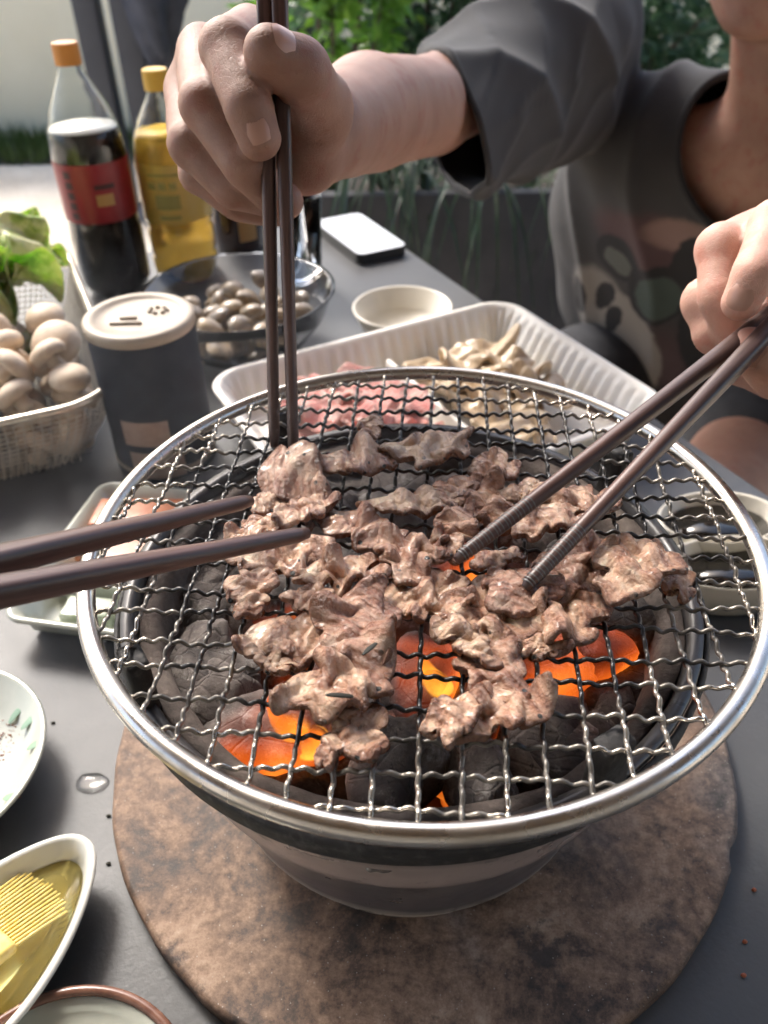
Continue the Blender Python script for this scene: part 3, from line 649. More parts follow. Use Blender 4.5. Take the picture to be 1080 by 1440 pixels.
def grilled():
    # photo centre, long side and short side in mm on the net, turn in degrees, ruffle, fold radius
    L = [(505, 655, 42, 20, 10, .5, 0), (606, 640, 36, 30, 20, .45, .005), (590, 705, 46, 18, 8, .3, 0), (522, 608, 22, 12, 80, .6, 0), (376, 706, 16, 12, 10, .8, 0),
         (362, 742, 20, 18, 0, .7, 0), (430, 722, 24, 22, 30, .5, .005), (510, 742, 34, 20, -20, .45, .006), (402, 780, 34, 24, 15, .65, .004),
         (482, 815, 36, 16, 12, .7, 0), (352, 830, 26, 17, -70, .6, 0), (412, 898, 31, 26, 5, .5, 0), (578, 788, 32, 24, 15, .75, .004), (602, 838, 30, 27, -30, .7, 0),
         (508, 892, 40, 30, 65, .55, .005), (478, 968, 36, 30, 25, .6, 0), (505, 1018, 24, 18, -50, .6, 0), (468, 1046, 15, 8, 60, .6, 0), (442, 850, 18, 14, 0, .7, 0),
         (695, 655, 22, 16, 20, .6, 0), (688, 712, 26, 24, 70, .65, .004), (642, 752, 30, 16, 65, .7, 0), (742, 690, 24, 18, 10, .6, 0), (815, 708, 34, 20, 35, .35, .008),
         (765, 742, 28, 16, 20, .5, 0), (690, 862, 38, 30, 30, .6, .005), (728, 838, 27, 26, 70, .45, 0), (655, 905, 24, 14, -50, .6, 0), (695, 942, 26, 24, 40, .6, .005),
         (700, 1000, 34, 20, 30, .65, 0), (640, 1012, 24, 14, 50, .5, 0), (795, 812, 36, 30, 20, .45, .006), (785, 872, 42, 22, 12, .4, 0), (890, 815, 42, 25, 25, .3, .006),
         (958, 818, 13, 11, 0, .6, 0), (838, 778, 32, 18, 10, .6, 0), (698, 795, 16, 11, 10, .7, 0), (640, 690, 24, 16, 30, .6, 0),
         (750, 905, 20, 10, -20, .6, 0), (385, 935, 16, 10, -30, .6, 0)]
    S1 = [(a[2] / 1000 * .80, a[3] / 1000 * .72, a[5] * .85, a[6] or (.0045 if k % 4 == 1 else 0)) for k, a in enumerate(L)]
    P, rad, n, m = crumple(S1)
    ng = 'slices of beef cooking on the net'
    special = {0: 'long curled slice of beef with a browned edge behind the pile', 1: 'folded beef slice with a white fat seam at the back of the pile', 33: 'broad pinkish slice of beef still undercooked on top', 14: 'large pale wrinkled beef slice with a green herb sliver', 23: 'rolled beef slice between the two ringed chopsticks', 17: 'tiny curled scrap of beef at the tip of the pile', 34: 'small crisp brown tail end of beef beside the pink slice'}
    for i, a in enumerate(L):
        lift = (.0 if i % 3 else .003) + (.004 if i in (33, 14, 26, 1) else 0)
        p = on(a[0], a[1], GRZ + .004); o = slice_object('beef_slice', P[i] * np.array([1, 1, 1.2]), rad, n, m, 'meat', .0026, (p[0], p[1], GRZ + .0012 + lift), math.radians(a[4]), i * 7)
        tag(o, special.get(i, 'browned crumpled slice of beef lying in the pile on the grill net'), 'meat', ng)
    # slice hanging from the upright chopsticks
    P2, rad2, n2, m2 = crumple([(.036, .017, .2, 0)], seed=9)
    c = P2[0]; t = (c[:, 0] - c[:, 0].min()) / np.ptp(c[:, 0]); top = at(394, 618, .343); bot = on(436, 725, GRZ + .008); ax = bot - top
    side = np.array([.8, -.35, .2]); side -= ax * (side @ ax) / (ax @ ax); side /= np.linalg.norm(side); nn = np.cross(ax, side); nn /= np.linalg.norm(nn); w = .55 + .6 * np.sin(np.clip(t * 1.25, 0, 1) * math.pi * .75)
    q = top + ax * t[:, None] + side * (c[:, 1] * w)[:, None] + nn * ((c[:, 2] - .006) * .9 + .004 * np.sin(t * 5))[:, None]
    o = slice_object('beef_slice', q - bot, rad2, n2, m2, 'meat', .003, bot, 0, 77); tag(o, 'limp beef slice pinched and lifted by the upright chopsticks', 'meat', ng)
    # herb sliver
    for x, y, an in ((520, 912, 60), (478, 978, 10)):
        p = on(x, y, GRZ + .018); o = link('herb_sliver', lump(.0042, .0009, .0005, 5), None, 'herb'); o.location = tuple(p); o.rotation_euler = (.1, .3, math.radians(an)); tag(o, 'thin dark green herb sliver on a beef slice', 'herb', 'herb slivers on the meat')
grilled()

# ------------------------------------------------------------------ chopsticks
def chopstick(name, label, tip, end, rt, re, sq=.6, mat='wood', rings=0, grp=None):
    tip, end = np.array(tip), np.array(end); ax = end - tip; L = np.linalg.norm(ax); n = 20; m = 34; v, f = [], []
    for i in range(m + 1):
        s = i / m; r = rt + (re - rt) * s ** .8; p = 2 + 5 * min(1, max(0, s - .25) * 2) * sq
        if i == 0: r *= .75
        for k in range(n):
            a = 2 * math.pi * k / n; c, d = math.cos(a), math.sin(a); g = (abs(c) ** p + abs(d) ** p) ** (-1 / p); v.append((r * g * c, r * g * d, s * L))
    for i in range(m):
        for k in range(n): l = (k + 1) % n; f.append((i * n + k, i * n + l, i * n + n + l, i * n + n + k))
    f += [tuple(range(n - 1, -1, -1)), tuple(m * n + k for k in range(n))]
    o = thing(name, label, 'chopstick', tip, 0, grp); o.rotation_mode = 'QUATERNION'; o.rotation_quaternion = Vector(ax).to_track_quat('Z', 'Y')
    link('shaft', mesh(v, f), o, mat)
    for k in range(rings):
        z = .0015 + k * .00165 + (.0004 if k % 3 == 0 else 0); r = rt + (re - rt) * (z / L) ** .8 + .00003
        link('band', lathe([(r, z), (r + .00006, z + .0001), (r + .00006, z + .0005), (r, z + .0006)], 20), o, 'silver')
    return o
def chopsticks():
    def far(a, b, k): return a + (b - a) * k
    a1, b1 = at(386, 628, .352), at(373, 20, .319); a2, b2 = at(413, 646, .350), at(394, 20, .3175)
    chopstick('chopstick', 'dark brown chopstick held upright in a fist, the one by the fingertips', a1, far(a1, b1, 1.25), .0023, .0032)
    chopstick('chopstick', 'dark brown chopstick held upright in a fist, the one under the thumb', a2, far(a2, b2, 1.25), .0023, .0032)
    a1, b1 = on(642, 787, GRZ + .012), at(1075, 452, .335); a2, b2 = on(736, 828, GRZ + .010), at(1078, 468, .325)
    chopstick('chopstick', 'ring tipped brown chopstick reaching deeper into the meat from the fair hand', a1, far(a1, b1, 1.35), .0024, .0042, .3, 'wood', 21)
    chopstick('chopstick', 'ring tipped brown chopstick beside the pink slice from the fair hand', a2, far(a2, b2, 1.35), .0024, .0042, .3, 'wood', 18)
    a1, b1 = on(352, 704, GRZ + .017), at(0, 788, .222); a2, b2 = on(432, 750, GRZ + .017), at(0, 832, .212)
    chopstick('chopstick', 'square dark chopstick entering without a hand, the shorter reaching of its pair', a1, far(a1, b1, 1.6), .0026, .0045)
    chopstick('chopstick', 'square dark chopstick entering without a hand, touching the meat pile', a2, far(a2, b2, 1.6), .0026, .0045)
chopsticks()

# ------------------------------------------------------------------ bottles and glass
def bottle(name, label, x, y, prof, liq, mats, cap, cat='bottle', z=.0004):
    o = thing(name, label, cat, (x, y, z)); inner = [(max(r - .0006, 0), h + (.0008 if i == 0 else 0)) for i, (r, h) in enumerate(prof)]
    link('shell', lathe(prof + inner[::-1], 64), o, mats[0])
    lv = liq; pts = [(max(r - .0011, 0), h + .0012) for r, h in prof if h < lv]; pts += [(np.interp(lv, [h for r, h in prof], [r for r, h in prof]) - .0011, lv), (0, lv)]
    link('drink', lathe(pts, 64), o, mats[1])
    top = prof[-1][1]; r = prof[-1][0] + .002; c = []
    for i in range(60):
        a = 2 * math.pi * i / 60; k = r + (.0003 if i % 2 else -.0001); c.append(k)
    v, f = [], []
    for zz, s in ((top - .016, 1), (top + .002, 1), (top + .0035, .93)):
        for i in range(60): a = 2 * math.pi * i / 60; v.append((c[i] * s * math.cos(a), c[i] * s * math.sin(a), zz))
    for j in range(2):
        for i in range(60): k = (i + 1) % 60; f.append((j * 60 + i, j * 60 + k, j * 60 + 60 + k, j * 60 + 60 + i))
    f.append(tuple(120 + i for i in range(60))); link('cap', mesh(v, f), o, cap, False)
    return o
def patch(o, name, r0, z0, z1, a0, a1, mat, par=None, n=12):
    v, f = [], []
    for i in range(n + 1):
        a = a0 + (a1 - a0) * i / n
        for z in (z0, z1): r = r0(z) if callable(r0) else r0; v.append((r * math.cos(a), r * math.sin(a), z))
    for i in range(n): f.append((i * 2, i * 2 + 2, i * 2 + 3, i * 2 + 1))
    return link(name, mesh(v, f), par or o, mat)
def drinks():
    p = on(168, 408, 0); R = .0455
    prof = [(0, .003), (.03, 0), (.038, .003), (R, .018), (R, .07), (R - .0015, .085), (R - .001, .15), (R - .002, .163), (.042, .176), (.034, .197), (.022, .217), (.0145, .230), (.0125, .237), (.0125, .252)]
    o = bottle('cola_bottle', 'clear bottle of dark cola with red label and orange cap', p[0], p[1], prof, .178, ('pet', 'cola'), 'cap_orange')
    o.scale = (.79, .79, .91)
    lr = lambda z: float(np.interp(z, [h for r, h in prof], [r for r, h in prof])) + .0005
    lab = link('label', lathe([(lr(.09), .09), (lr(.12), .12), (lr(.15), .15)], 64), o, 'red_label')
    link('painted_glint', lathe([(0, .1784), (.0400, .1784), (.0400, .1782)], 48), o, 'painted_glint')  # white disc paints the light reflected off the cola surface
    f = -math.pi / 2
    for k in range(5): patch(o, 'lettering', lambda z: lr(z) + .0004, .094 + k * .0105, .1015 + k * .0105, f - .55, f - .33, 'label_ink', lab, 4)
    patch(o, 'seal', lambda z: lr(z) + .0004, .108, .12, f + .25, f + .72, 'gold', lab, 6); patch(o, 'lettering', lambda z: lr(z) + .0004, .125, .13, f + .25, f + .8, 'label_ink', lab, 6)
    p = on(266, 392, 0); R = .042
    prof = [(0, .003), (.03, 0), (.037, .003), (R, .012), (R, .03), (R - .003, .034), (R, .04), (R, .062), (R - .003, .067), (R, .073), (R, .143), (.0385, .16), (.03, .178), (.02, .192), (.0135, .202), (.0125, .207), (.0125, .222)]
    o = bottle('tea_bottle', 'clear bottle of yellow drink with yellow cap behind the fist', p[0], p[1], prof, .166, ('pet', 'tea'), 'cap_yellow')
    o.scale = (.81, .81, .91)
    lr = lambda z: float(np.interp(z, [h for r, h in prof], [r for r, h in prof])) + .0005
    lab = link('label', lathe([(lr(.078), .078), (lr(.14), .14)], 64), o, 'yellow_label')
    for z0, z1, a0, a1 in ((.094, .109, -.35, .35), (.115, .122, -.55, -.3), (.115, .122, -.2, 0), (.115, .122, .1, .3), (.129, .131, -.5, .4), (.083, .087, -.3, .3)): patch(o, 'lettering', lambda z: lr(z) + .0004, z0, z1, f + a0, f + a1, 'olive_ink', lab, 5)
    p = on(338, 352, 0); R = .03
    prof = [(0, .003), (.026, 0), (R, .004), (R, .07), (.024, .09), (.013, .11), (.012, .135), (.0135, .138), (.0135, .15)]
    o = thing('brown_bottle', 'dark brown glass bottle standing beyond the yellow drink', 'bottle', (p[0], p[1], .0004)); link('body', lathe(prof, 48), o, 'brown_glass')
    patch(o, 'label', R + .0004, .02, .06, f + .2, f + .9, 'gold')
    # water glass
    p = on(431, 396, 0); o = thing('water_glass', 'small clear tumbler half full of water by the phone', 'glass', (p[0], p[1], .0004))
    pr = [(0, .0), (.016, 0), (.0165, .002), (.0215, .092), (.0208, .092), (.0155, .006), (0, .006)]; link('tumbler', lathe(pr, 48), o, 'glass')
    link('water', lathe([(0, .0065), (.015, .0065), (.0185, .06), (0, .06)], 48), o, 'water')
q = NB('brown_glass'); q.set(Base_Color=(.03, .012, .008), Roughness=.08, Coat_Weight=.4); M['brown_glass'] = q.m
drinks()

def phone():
    c = [on(452, 352, .008), on(503, 304, .008), on(558, 327, .008)]
    x = c[2] - c[1]; ctr = (c[0] + c[2]) / 2; ctr = on(505, 331, .009)
    o = thing('phone', 'white backed phone lying at the far corner of the table', 'phone', (ctr[0], ctr[1], .0005), TA)
    def slab(r, sx, sy, z0, z1):
        v, f = [], []; N = 8; o_ = []
        for cx, cy, a0 in ((1, 1, 0), (-1, 1, 90), (-1, -1, 180), (1, -1, 270)):
            for i in range(N + 1): a = math.radians(a0 + 90 * i / N); o_.append((cx * (sx - r) + r * math.cos(a), cy * (sy - r) + r * math.sin(a)))
        n = len(o_); v = [(x, y, z0) for x, y in o_] + [(x, y, z1) for x, y in o_]
        f = [(i, (i + 1) % n, n + (i + 1) % n, n + i) for i in range(n)] + [tuple(range(n - 1, -1, -1)), tuple(range(n, 2 * n))]; return mesh(v, f)
    link('case', slab(.009, .062, .031, 0, .0108), o, 'phone_black', False); link('back_glass', slab(.0085, .0614, .0304, .0109, .0118), o, 'phone_white', False)
phone()

def bowlmesh(R, h, foot=.5, t=.003, n=64):
    pr = [(0, .001), (R * foot * .9, .0), (R * foot, .002), (R * .82, h * .4), (R, h), (R - t * .4, h + t * .35), (R - t, h), (R * .8 - t * .6, h * .43), (R * foot * .8, t + .002), (0, t + .001)]
    return lathe(pr, n)
def small_bowl():
    p = on(566, 432, .03); o = link('bowl', bowlmesh(.047, .03), None, 'cream'); o.location = (p[0], p[1], .0004); tag(o, 'empty beige bowl behind the foam tray', 'bowl')
small_bowl()
def clams():
    p = on(338, 428, .045); R = .084; o = link('glass_bowl', lathe([(0, .001), (R * .5, 0), (R * .7, .012), (R * .9, .035), (R, .058), (R + .002, .0595), (R - .002, .0585), (R * .88, .036), (R * .68, .0145), (R * .5, .004), (0, .004)], 64), None, 'glass')
    o.location = (p[0], p[1], .0004); tag(o, 'clear glass bowl filled with clams', 'bowl')
    bm = bmesh.new(); bmesh.ops.create_icosphere(bm, subdivisions=3, radius=1); me = bpy.data.meshes.new('clam'); bm.to_mesh(me); bm.free(); c = getco(me)
    c[:, 2] = np.sign(c[:, 2]) * np.abs(c[:, 2]) ** 1.25; c[:, 0] *= 1 - .22 * c[:, 1]; setco(me, c * np.array([.0145, .0115, .0068])); me.materials.append(M['clam'])
    r = random.Random(9); spots = []
    for layer, (zz, rm, k) in enumerate(((.014, .042, 12), (.024, .055, 18), (.034, .064, 24), (.042, .06, 18))):
        for i in range(k):
            a = i * 2.399 + layer; rr = rm * math.sqrt((i + .5) / k); spots.append((rr * math.cos(a), rr * math.sin(a), zz + r.uniform(-.003, .003)))
    for x, y, z in spots:
        q = link('clam', me, None); q.location = (p[0] + x, p[1] + y, z); q.rotation_euler = (r.uniform(-.7, .7), r.uniform(-.7, .7), r.uniform(0, 6.28)); s = r.uniform(.68, .95); q.scale = (s, s, s)
        tag(q, 'glossy grey brown clam heaped in the glass bowl', 'clam', 'clams in the glass bowl')
clams()
def tin():
    p = on(232, 652, 0); R, H = .037, .112
    base = p + np.array([.0, .012, 0]); o = thing('seasoning_tin', 'navy seasoning tin with a beige shaker lid', 'tin', (base[0], base[1], .0004), 0)
    link('body', lathe([(0, 0), (R - .001, 0), (R, .001), (R, H - .004), (R - .001, H - .003), (0, H - .003)], 64), o, 'tin_blue')
    lid = link('lid', lathe([(R - .0005, H - .0035), (R + .001, H - .003), (R + .001, H + .003), (R - .001, H + .0045), (R - .0065, H + .0045), (R - .0075, H + .003), (R - .016, H + .003), (0, H + .0032)], 64), o, 'tin_lid')
    r = random.Random(4)
    for i in range(7):
        a = i * .9; d = lathe([(0, .0022), (.0014, .0016), (.0018, 0)], 12); q = link('shaker_hole', d, lid, 'tin_lid'); q.location = (.012 + .006 * math.cos(a), .008 + .006 * math.sin(a) * .8, H + .003)
    for yy, L in ((-.012, .022), (-.004, .012)):
        q = link('lid_ridge', boxmesh(L, .003, .0024, .001), lid, 'tin_lid'); q.location = (-.006, yy, H + .0038)
    link('seam_ring', lathe([(R + .0002, .006), (R + .0008, .008), (R + .0002, .01)], 64), o, 'tin_lid')
    f = -math.pi / 2
    patch(o, 'label', R + .0005, .032, .052, f - .5, f + .42, 'tin_label'); patch(o, 'label', R + .0005, .004, .026, f - .45, f + .6, 'tin_label')
tin()

# ------------------------------------------------------------------ foam tray with raw meat
def rrect(sx, sy, r, n=10, per=.0045):
    """rounded rectangle outline sampled about every per metres"""
    out = []
    segs = [((sx, -sy + r), (sx, sy - r), None), (None, None, (sx - r, sy - r, 0)), ((sx - r, sy), (-sx + r, sy), None), (None, None, (-sx + r, sy - r, 90)), ((-sx, sy - r), (-sx, -sy + r), None), (None, None, (-sx + r, -sy + r, 180)), ((-sx + r, -sy), (sx - r, -sy), None), (None, None, (sx - r, -sy + r, 270))]
    for a, b, c in segs:
        if c is None:
            L = math.dist(a, b); k = max(2, int(L / per))
            for i in range(k): t = i / k; out.append((a[0] + (b[0] - a[0]) * t, a[1] + (b[1] - a[1]) * t))
        else:
            for i in range(n): q = math.radians(c[2] + 90 * i / n); out.append((c[0] + r * math.cos(q), c[1] + r * math.sin(q)))
    return out
def traymesh(sx, sy, h, r, taper, t, flute=0.0, lip=.004, per=.0045, flp=.009):
    lv = [(1, .0), (1, h - .002), (1, h)]
    O = rrect(sx, sy, r, 14, per); n = len(O); v, f = [], []
    d = np.cumsum([0] + [math.dist(O[i], O[(i + 1) % n]) for i in range(n)])[:n]
    def ring(inset, z, fl=0):
        for i, (x, y) in enumerate(O):
            nx, ny = O[(i + 1) % n][1] - O[i - 1][1], -(O[(i + 1) % n][0] - O[i - 1][0]); l = math.hypot(nx, ny); k = inset + fl * math.sin(d[i] / flp * 2 * math.pi); v.append((x - nx / l * k, y - ny / l * k, z))
    steps = [(taper + t + .004, 0, 0), (taper, .003, 0), (taper * .72 + lip, h * .3, flute), (taper * .2 + lip, h * .8, flute), (lip, h - .004, 0), (0, h - .003, 0), (-.0005, h - .001, 0), (.0008, h, 0), (lip + .0005, h, 0), (lip + t, h - .003, 0), (taper * .2 + lip + t, h * .8, flute), (taper * .72 + lip + t, h * .3, flute), (taper + t + .003, t + .001, 0), (taper + t + .01, t, 0)]
    for s in steps: ring(*s)
    m = len(steps)
    for j in range(m - 1):
        for i in range(n): k = (i + 1) % n; f.append((j * n + i, j * n + k, j * n + n + k, j * n + n + i))
    f.append(tuple(range(n - 1, -1, -1))); f.append(tuple((m - 1) * n + i for i in range(n)))
    return mesh(v, f)
def foam():
    A, B, C = on(296, 527, .0375), on(716, 418, .0375), on(944, 572, .0375)
    ctr = (A + C) / 2; an = math.atan2(B[1] - A[1], B[0] - A[0]); sx = np.linalg.norm((B - A)[:2]) / 2 + .002; sy = np.linalg.norm((C - B)[:2]) / 2 + .002
    o = thing('foam_tray', 'large white fluted foam tray of raw food', 'tray', (ctr[0], ctr[1], .0004), an)
    link('shell', traymesh(sx, sy, .0375, .03, .018, .0025, .0021, .004, .003, .0115), o, 'foam')
    link('divider', boxmesh(.004, (sy - .03) * 2, .022, .0015, 2, (.005, 0, .014)), o, 'foam')
    R = Matrix.Rotation(an, 3, 'Z'); r = random.Random(6); sp = []; pos = []
    for i in range(15): sp.append((r.uniform(.05, .075), r.uniform(.032, .045), .35, .0)); pos.append((r.uniform(-.095, -.035), r.uniform(-.055, .055), .018 + .002 * (i % 10)))
    P, rad, n, m = crumple(sp, 24, 18, 120, 3)
    for i, (a, b) in enumerate(zip(sp, pos)):
        w = R @ Vector(b); q = slice_object('raw_slice', P[i], rad, n, m, 'raw', .0022, (ctr[0] + w.x, ctr[1] + w.y, b[2] + .001), r.uniform(0, 6), 200 + i); tag(q, 'pale pink raw meat slice heaped in the foam tray', 'meat', 'raw slices in the foam tray')
    sp = [(r.uniform(.045, .065), r.uniform(.03, .04), .4, .008) for i in range(9)]; P, rad, n, m = crumple(sp, 24, 18, 120, 4)
    pos = [(.03, .045), (.05, .03), (.075, .05), (.065, .01), (.04, -.01), (.085, -.02), (.06, -.045), (.035, -.05), (.09, .015)]
    for i, b in enumerate(pos):
        w = R @ Vector((b[0], b[1], 0)); q = slice_object('oyster_mushroom', P[i], rad, n, m, 'oyster', .004, (ctr[0] + w.x, ctr[1] + w.y, .014 + .003 * (i % 3)), r.uniform(0, 6), 300 + i); tag(q, 'beige folded oyster mushroom cluster in the foam tray', 'mushroom', 'oyster mushrooms in the foam tray')
foam()

# ------------------------------------------------------------------ basket of mushrooms and lettuce
def basket():
    zr = .066; A = on(150, 541, zr); B = on(88, 341, zr)
    e = -EX; L = .30; W = .26; c = A + np.array([0, 0, 0])
    # right side runs along the table edge direction from A to B
    d = np.array([-.40, .917, 0.]); Ld = .30; d /= np.linalg.norm(d); A = A + np.array([.012, -.006, 0]); an = math.atan2(d[1], d[0]); nl = np.array([-d[1], d[0], 0])   # nl points left
    ctr = A + d * (Ld / 2) + nl * W / 2; sx, sy = Ld / 2 + .012, W / 2
    o = thing('wire_basket', 'pale steel mesh basket holding mushrooms and lettuce', 'basket', (ctr[0], ctr[1], .0004), an)
    O = rrect(sx, sy, .045, 12, .006); n = len(O)
    link('rim', tube([(x, y, zr) for x, y in O], .0032, 10, True), o, 'steel_mesh'); O2 = rrect(sx - .03, sy - .03, .03, 12, .006)
    # mesh walls: real wires, too fine to single out
    v, f = [], []
    def add(g):
        b = len(v); v.extend(g[0]); f.extend(tuple(i + b for i in q) for q in g[1])
    for k in range(1, 14):
        t = k / 14; ins = .03 * (1 - t) ** 1.5; Q = rrect(sx - ins, sy - ins, .045 - ins * .5, 8, .012); add(tubegeo([(x, y, .003 + (zr - .004) * t) for x, y in Q], .0005, 4, True))
    for i in range(0, n):
        x, y = O[i]; a = .0; pts = []
        for k in range(7):
            t = k / 6; s = 1 - (.03 * (1 - t) ** 1.5) / max(abs(x), abs(y), .05); pts.append((x * s, y * s, .003 + (zr - .003) * t))
        add(tubegeo(pts, .0005, 4))
    for i in range(-20, 21):
        x = i * .006
        if abs(x) < sx - .035: add(tubegeo([(x, -sy + .03, .003), (x, sy - .03, .003)], .0005, 4))
        if abs(x) < sy - .035: add(tubegeo([(-sx + .03, x, .0035), (sx - .03, x, .0035)], .0005, 4))
    kind(link('mesh_wall', mesh(v, f), o, 'steel_mesh', False), 'stuff')
    # mushrooms
    R = Matrix.Rotation(an, 3, 'Z'); r = random.Random(12)
    cap = [(0, .0), (.55, .02), (.85, -.10), (.98, .12), (1.0, .35), (.9, .66), (.65, .9), (.35, 1.02), (0, 1.05)]
    capm = lathe([(a * .0175, b * .0145) for a, b in cap], 28); capm.materials.append(M['mushroom'])
    stem = lathe([(0, -.012), (.006, -.012), (.0072, -.009), (.0068, -.002), (.0085, .002)], 20); stem.materials.append(M['mushroom'])
    gl = lathe([(.0085, .0012), (.0148, -.0009), (.0152, -.0005)], 28); gl.materials.append(M['gill'])
    spots = []
    for layer, (zz, nx, ny) in enumerate(((.018, 5, 6), (.040, 5, 6), (.062, 4, 6), (.078, 3, 4))):
        for i in range(nx):
            for j in range(ny): spots.append((-sx + .04 + i * .033 + r.uniform(-.006, .006) + (.012 if layer % 2 else 0), -sy + .036 + j * .036 + r.uniform(-.006, .006), zz + r.uniform(-.004, .006)))
    flip = 0
    for k, (x, y, z) in enumerate(spots):
        if x > .035: continue
        w = R @ Vector((x, y, 0)); up = r.random() < .12
        o2 = thing('button_mushroom', 'pale button mushroom with its stem turned up in the basket' if up else 'pale rounded button mushroom heaped in the wire basket', 'mushroom', (ctr[0] + w.x, ctr[1] + w.y, z), 0, 'upturned mushrooms' if up else 'mushrooms in the wire basket')
        o2.rotation_euler = ((2.6 + r.uniform(-.4, .4)) if up else r.uniform(-.9, .9), r.uniform(-.8, .8), r.uniform(0, 6.28)); s = r.uniform(.8, 1.04); o2.scale = (s, s, s)
        for nm, me in (('cap', capm), ('stem', stem), ('gills', gl)): link(nm, me, o2)
    # lettuce leaves
    sp = [(r.uniform(.09, .12), r.uniform(.075, .095), 1.5, .0) for _ in range(14)]; P, rad, n_, m_ = crumple(sp, 40, 30, 120, 8, 1)
    for i in range(14):
        x, y = r.uniform(.02, sx - .05), r.uniform(-sy + .06, sy - .06); w = R @ Vector((x, y, 0))
        th_ = np.arctan2(*(np.stack(np.meshgrid(np.linspace(-1, 1, n_), np.linspace(-1, 1, m_), indexing='ij'), 0).reshape(2, -1)[::-1])); P[i][:, 2] += rad ** 4 * (.006 * np.sin(15 * th_ + i) + .0035 * np.sin(29 * th_ + 2 * i)) + .0016 * sn(P[i], 230, i, 2)
        q = slice_object('lettuce_leaf', P[i] * np.array([1, 1, .95]), rad, n_, m_, 'lettuce', .0008, (ctr[0] + w.x, ctr[1] + w.y, .038 + .0036 * i), r.uniform(0, 6), 400 + i, .002)
        q.rotation_euler = (r.uniform(-.2, .2), r.uniform(-.2, .2), r.uniform(0, 6)); tag(q, 'frilly green lettuce leaf at the back of the basket', 'lettuce', 'lettuce leaves in the basket')
basket()

# ------------------------------------------------------------------ dishes at the left
def sauce_tray():
    zr = .022; A = on(140, 680, zr); B = on(3, 862, zr); C = on(170, 915, zr)
    u = A - B; u[2] = 0; lu = np.linalg.norm(u); u /= lu; an = math.atan2(u[1], u[0]); nr = np.array([u[1], -u[0], 0]); W = .115
    ctr = (A + B) / 2 + nr * W / 2; sx, sy = lu / 2 + .004, W / 2
    o = thing('sauce_tray', 'celadon rectangular divided dish under the edge of the net', 'dish', (ctr[0], ctr[1], .0004), an)
    link('shell', traymesh(sx, sy, zr, .012, .01, .003, 0, .002, .006), o, 'celadon')
    link('divider', boxmesh(.004, sy * 2 - .022, zr - .007, .0015, 2, (-sx * .42, 0, zr / 2)), o, 'celadon')
    R = Matrix.Rotation(an, 3, 'Z')
    def blk(name, lab, x, y, z, s, rz, mat, cat, grp=None):
        w = R @ Vector((x, y, 0)); me = boxmesh(*s, .002, 3); bm = bmesh.new(); bm.from_mesh(me); bmesh.ops.subdivide_edges(bm, edges=bm.edges, cuts=3, use_grid_fill=True); bm.to_mesh(me); bm.free()
        c = getco(me); setco(me, c + .0008 * sn(c, 160, int(x * 1e4) % 99, 2)[:, None]); q = link(name, me, None, mat); q.location = (ctr[0] + w.x, ctr[1] + w.y, z); q.rotation_euler = (0, .03, an + rz); tag(q, lab, cat, grp)
    blk('orange_block', 'long orange block of seasoning at the far end of the dish', sx * .52, .016, .0165, (.03, .06, .018), .12, 'orange_block', 'food block')
    blk('orange_block', 'orange block of seasoning beside the dish divider', .002, .012, .0155, (.026, .058, .016), -.1, 'orange_block', 'food block')
    blk('orange_block', 'orange block tipped against the dish wall under the net', sx * .1, -.028, .018, (.028, .03, .018), .5, 'orange_block', 'food block')
    blk('green_jelly', 'glossy pale green jelly cube in the small compartment', -sx * .68, .014, .0115, (.018, .03, .012), .1, 'jelly', 'jelly')
sauce_tray()
def circ(a, b, c):
    a, b, c = (np.array(p[:2]) for p in (a, b, c)); A = np.array([b - a, c - a]) * 2; y = np.array([b @ b - a @ a, c @ c - a @ a]); o = np.linalg.solve(A, y); return o, np.linalg.norm(a - o)
def scatter_flakes(o, name, mat, lab_, n, R, z, seed, cx=0, cy=0):
    r = random.Random(seed); v, f = [], []
    for i in range(n):
        rr = R * r.random() ** .8; a = r.uniform(0, 6.28); s = r.uniform(.0003, .0011); b = len(v); x, y = cx + rr * math.cos(a), cy + rr * math.sin(a); t = r.uniform(0, 6)
        v += [(x + s * math.cos(t + k * 2.1), y + s * math.sin(t + k * 2.1) * .7, z + rr * rr * 3.0) for k in range(3)] + [(x, y, z + rr * rr * 3.0 + s * .7)]; f += [(b, b + 1, b + 3), (b + 1, b + 2, b + 3), (b + 2, b, b + 3)]
    return kind(link(name, mesh(v, f), o, mat, False), 'stuff')
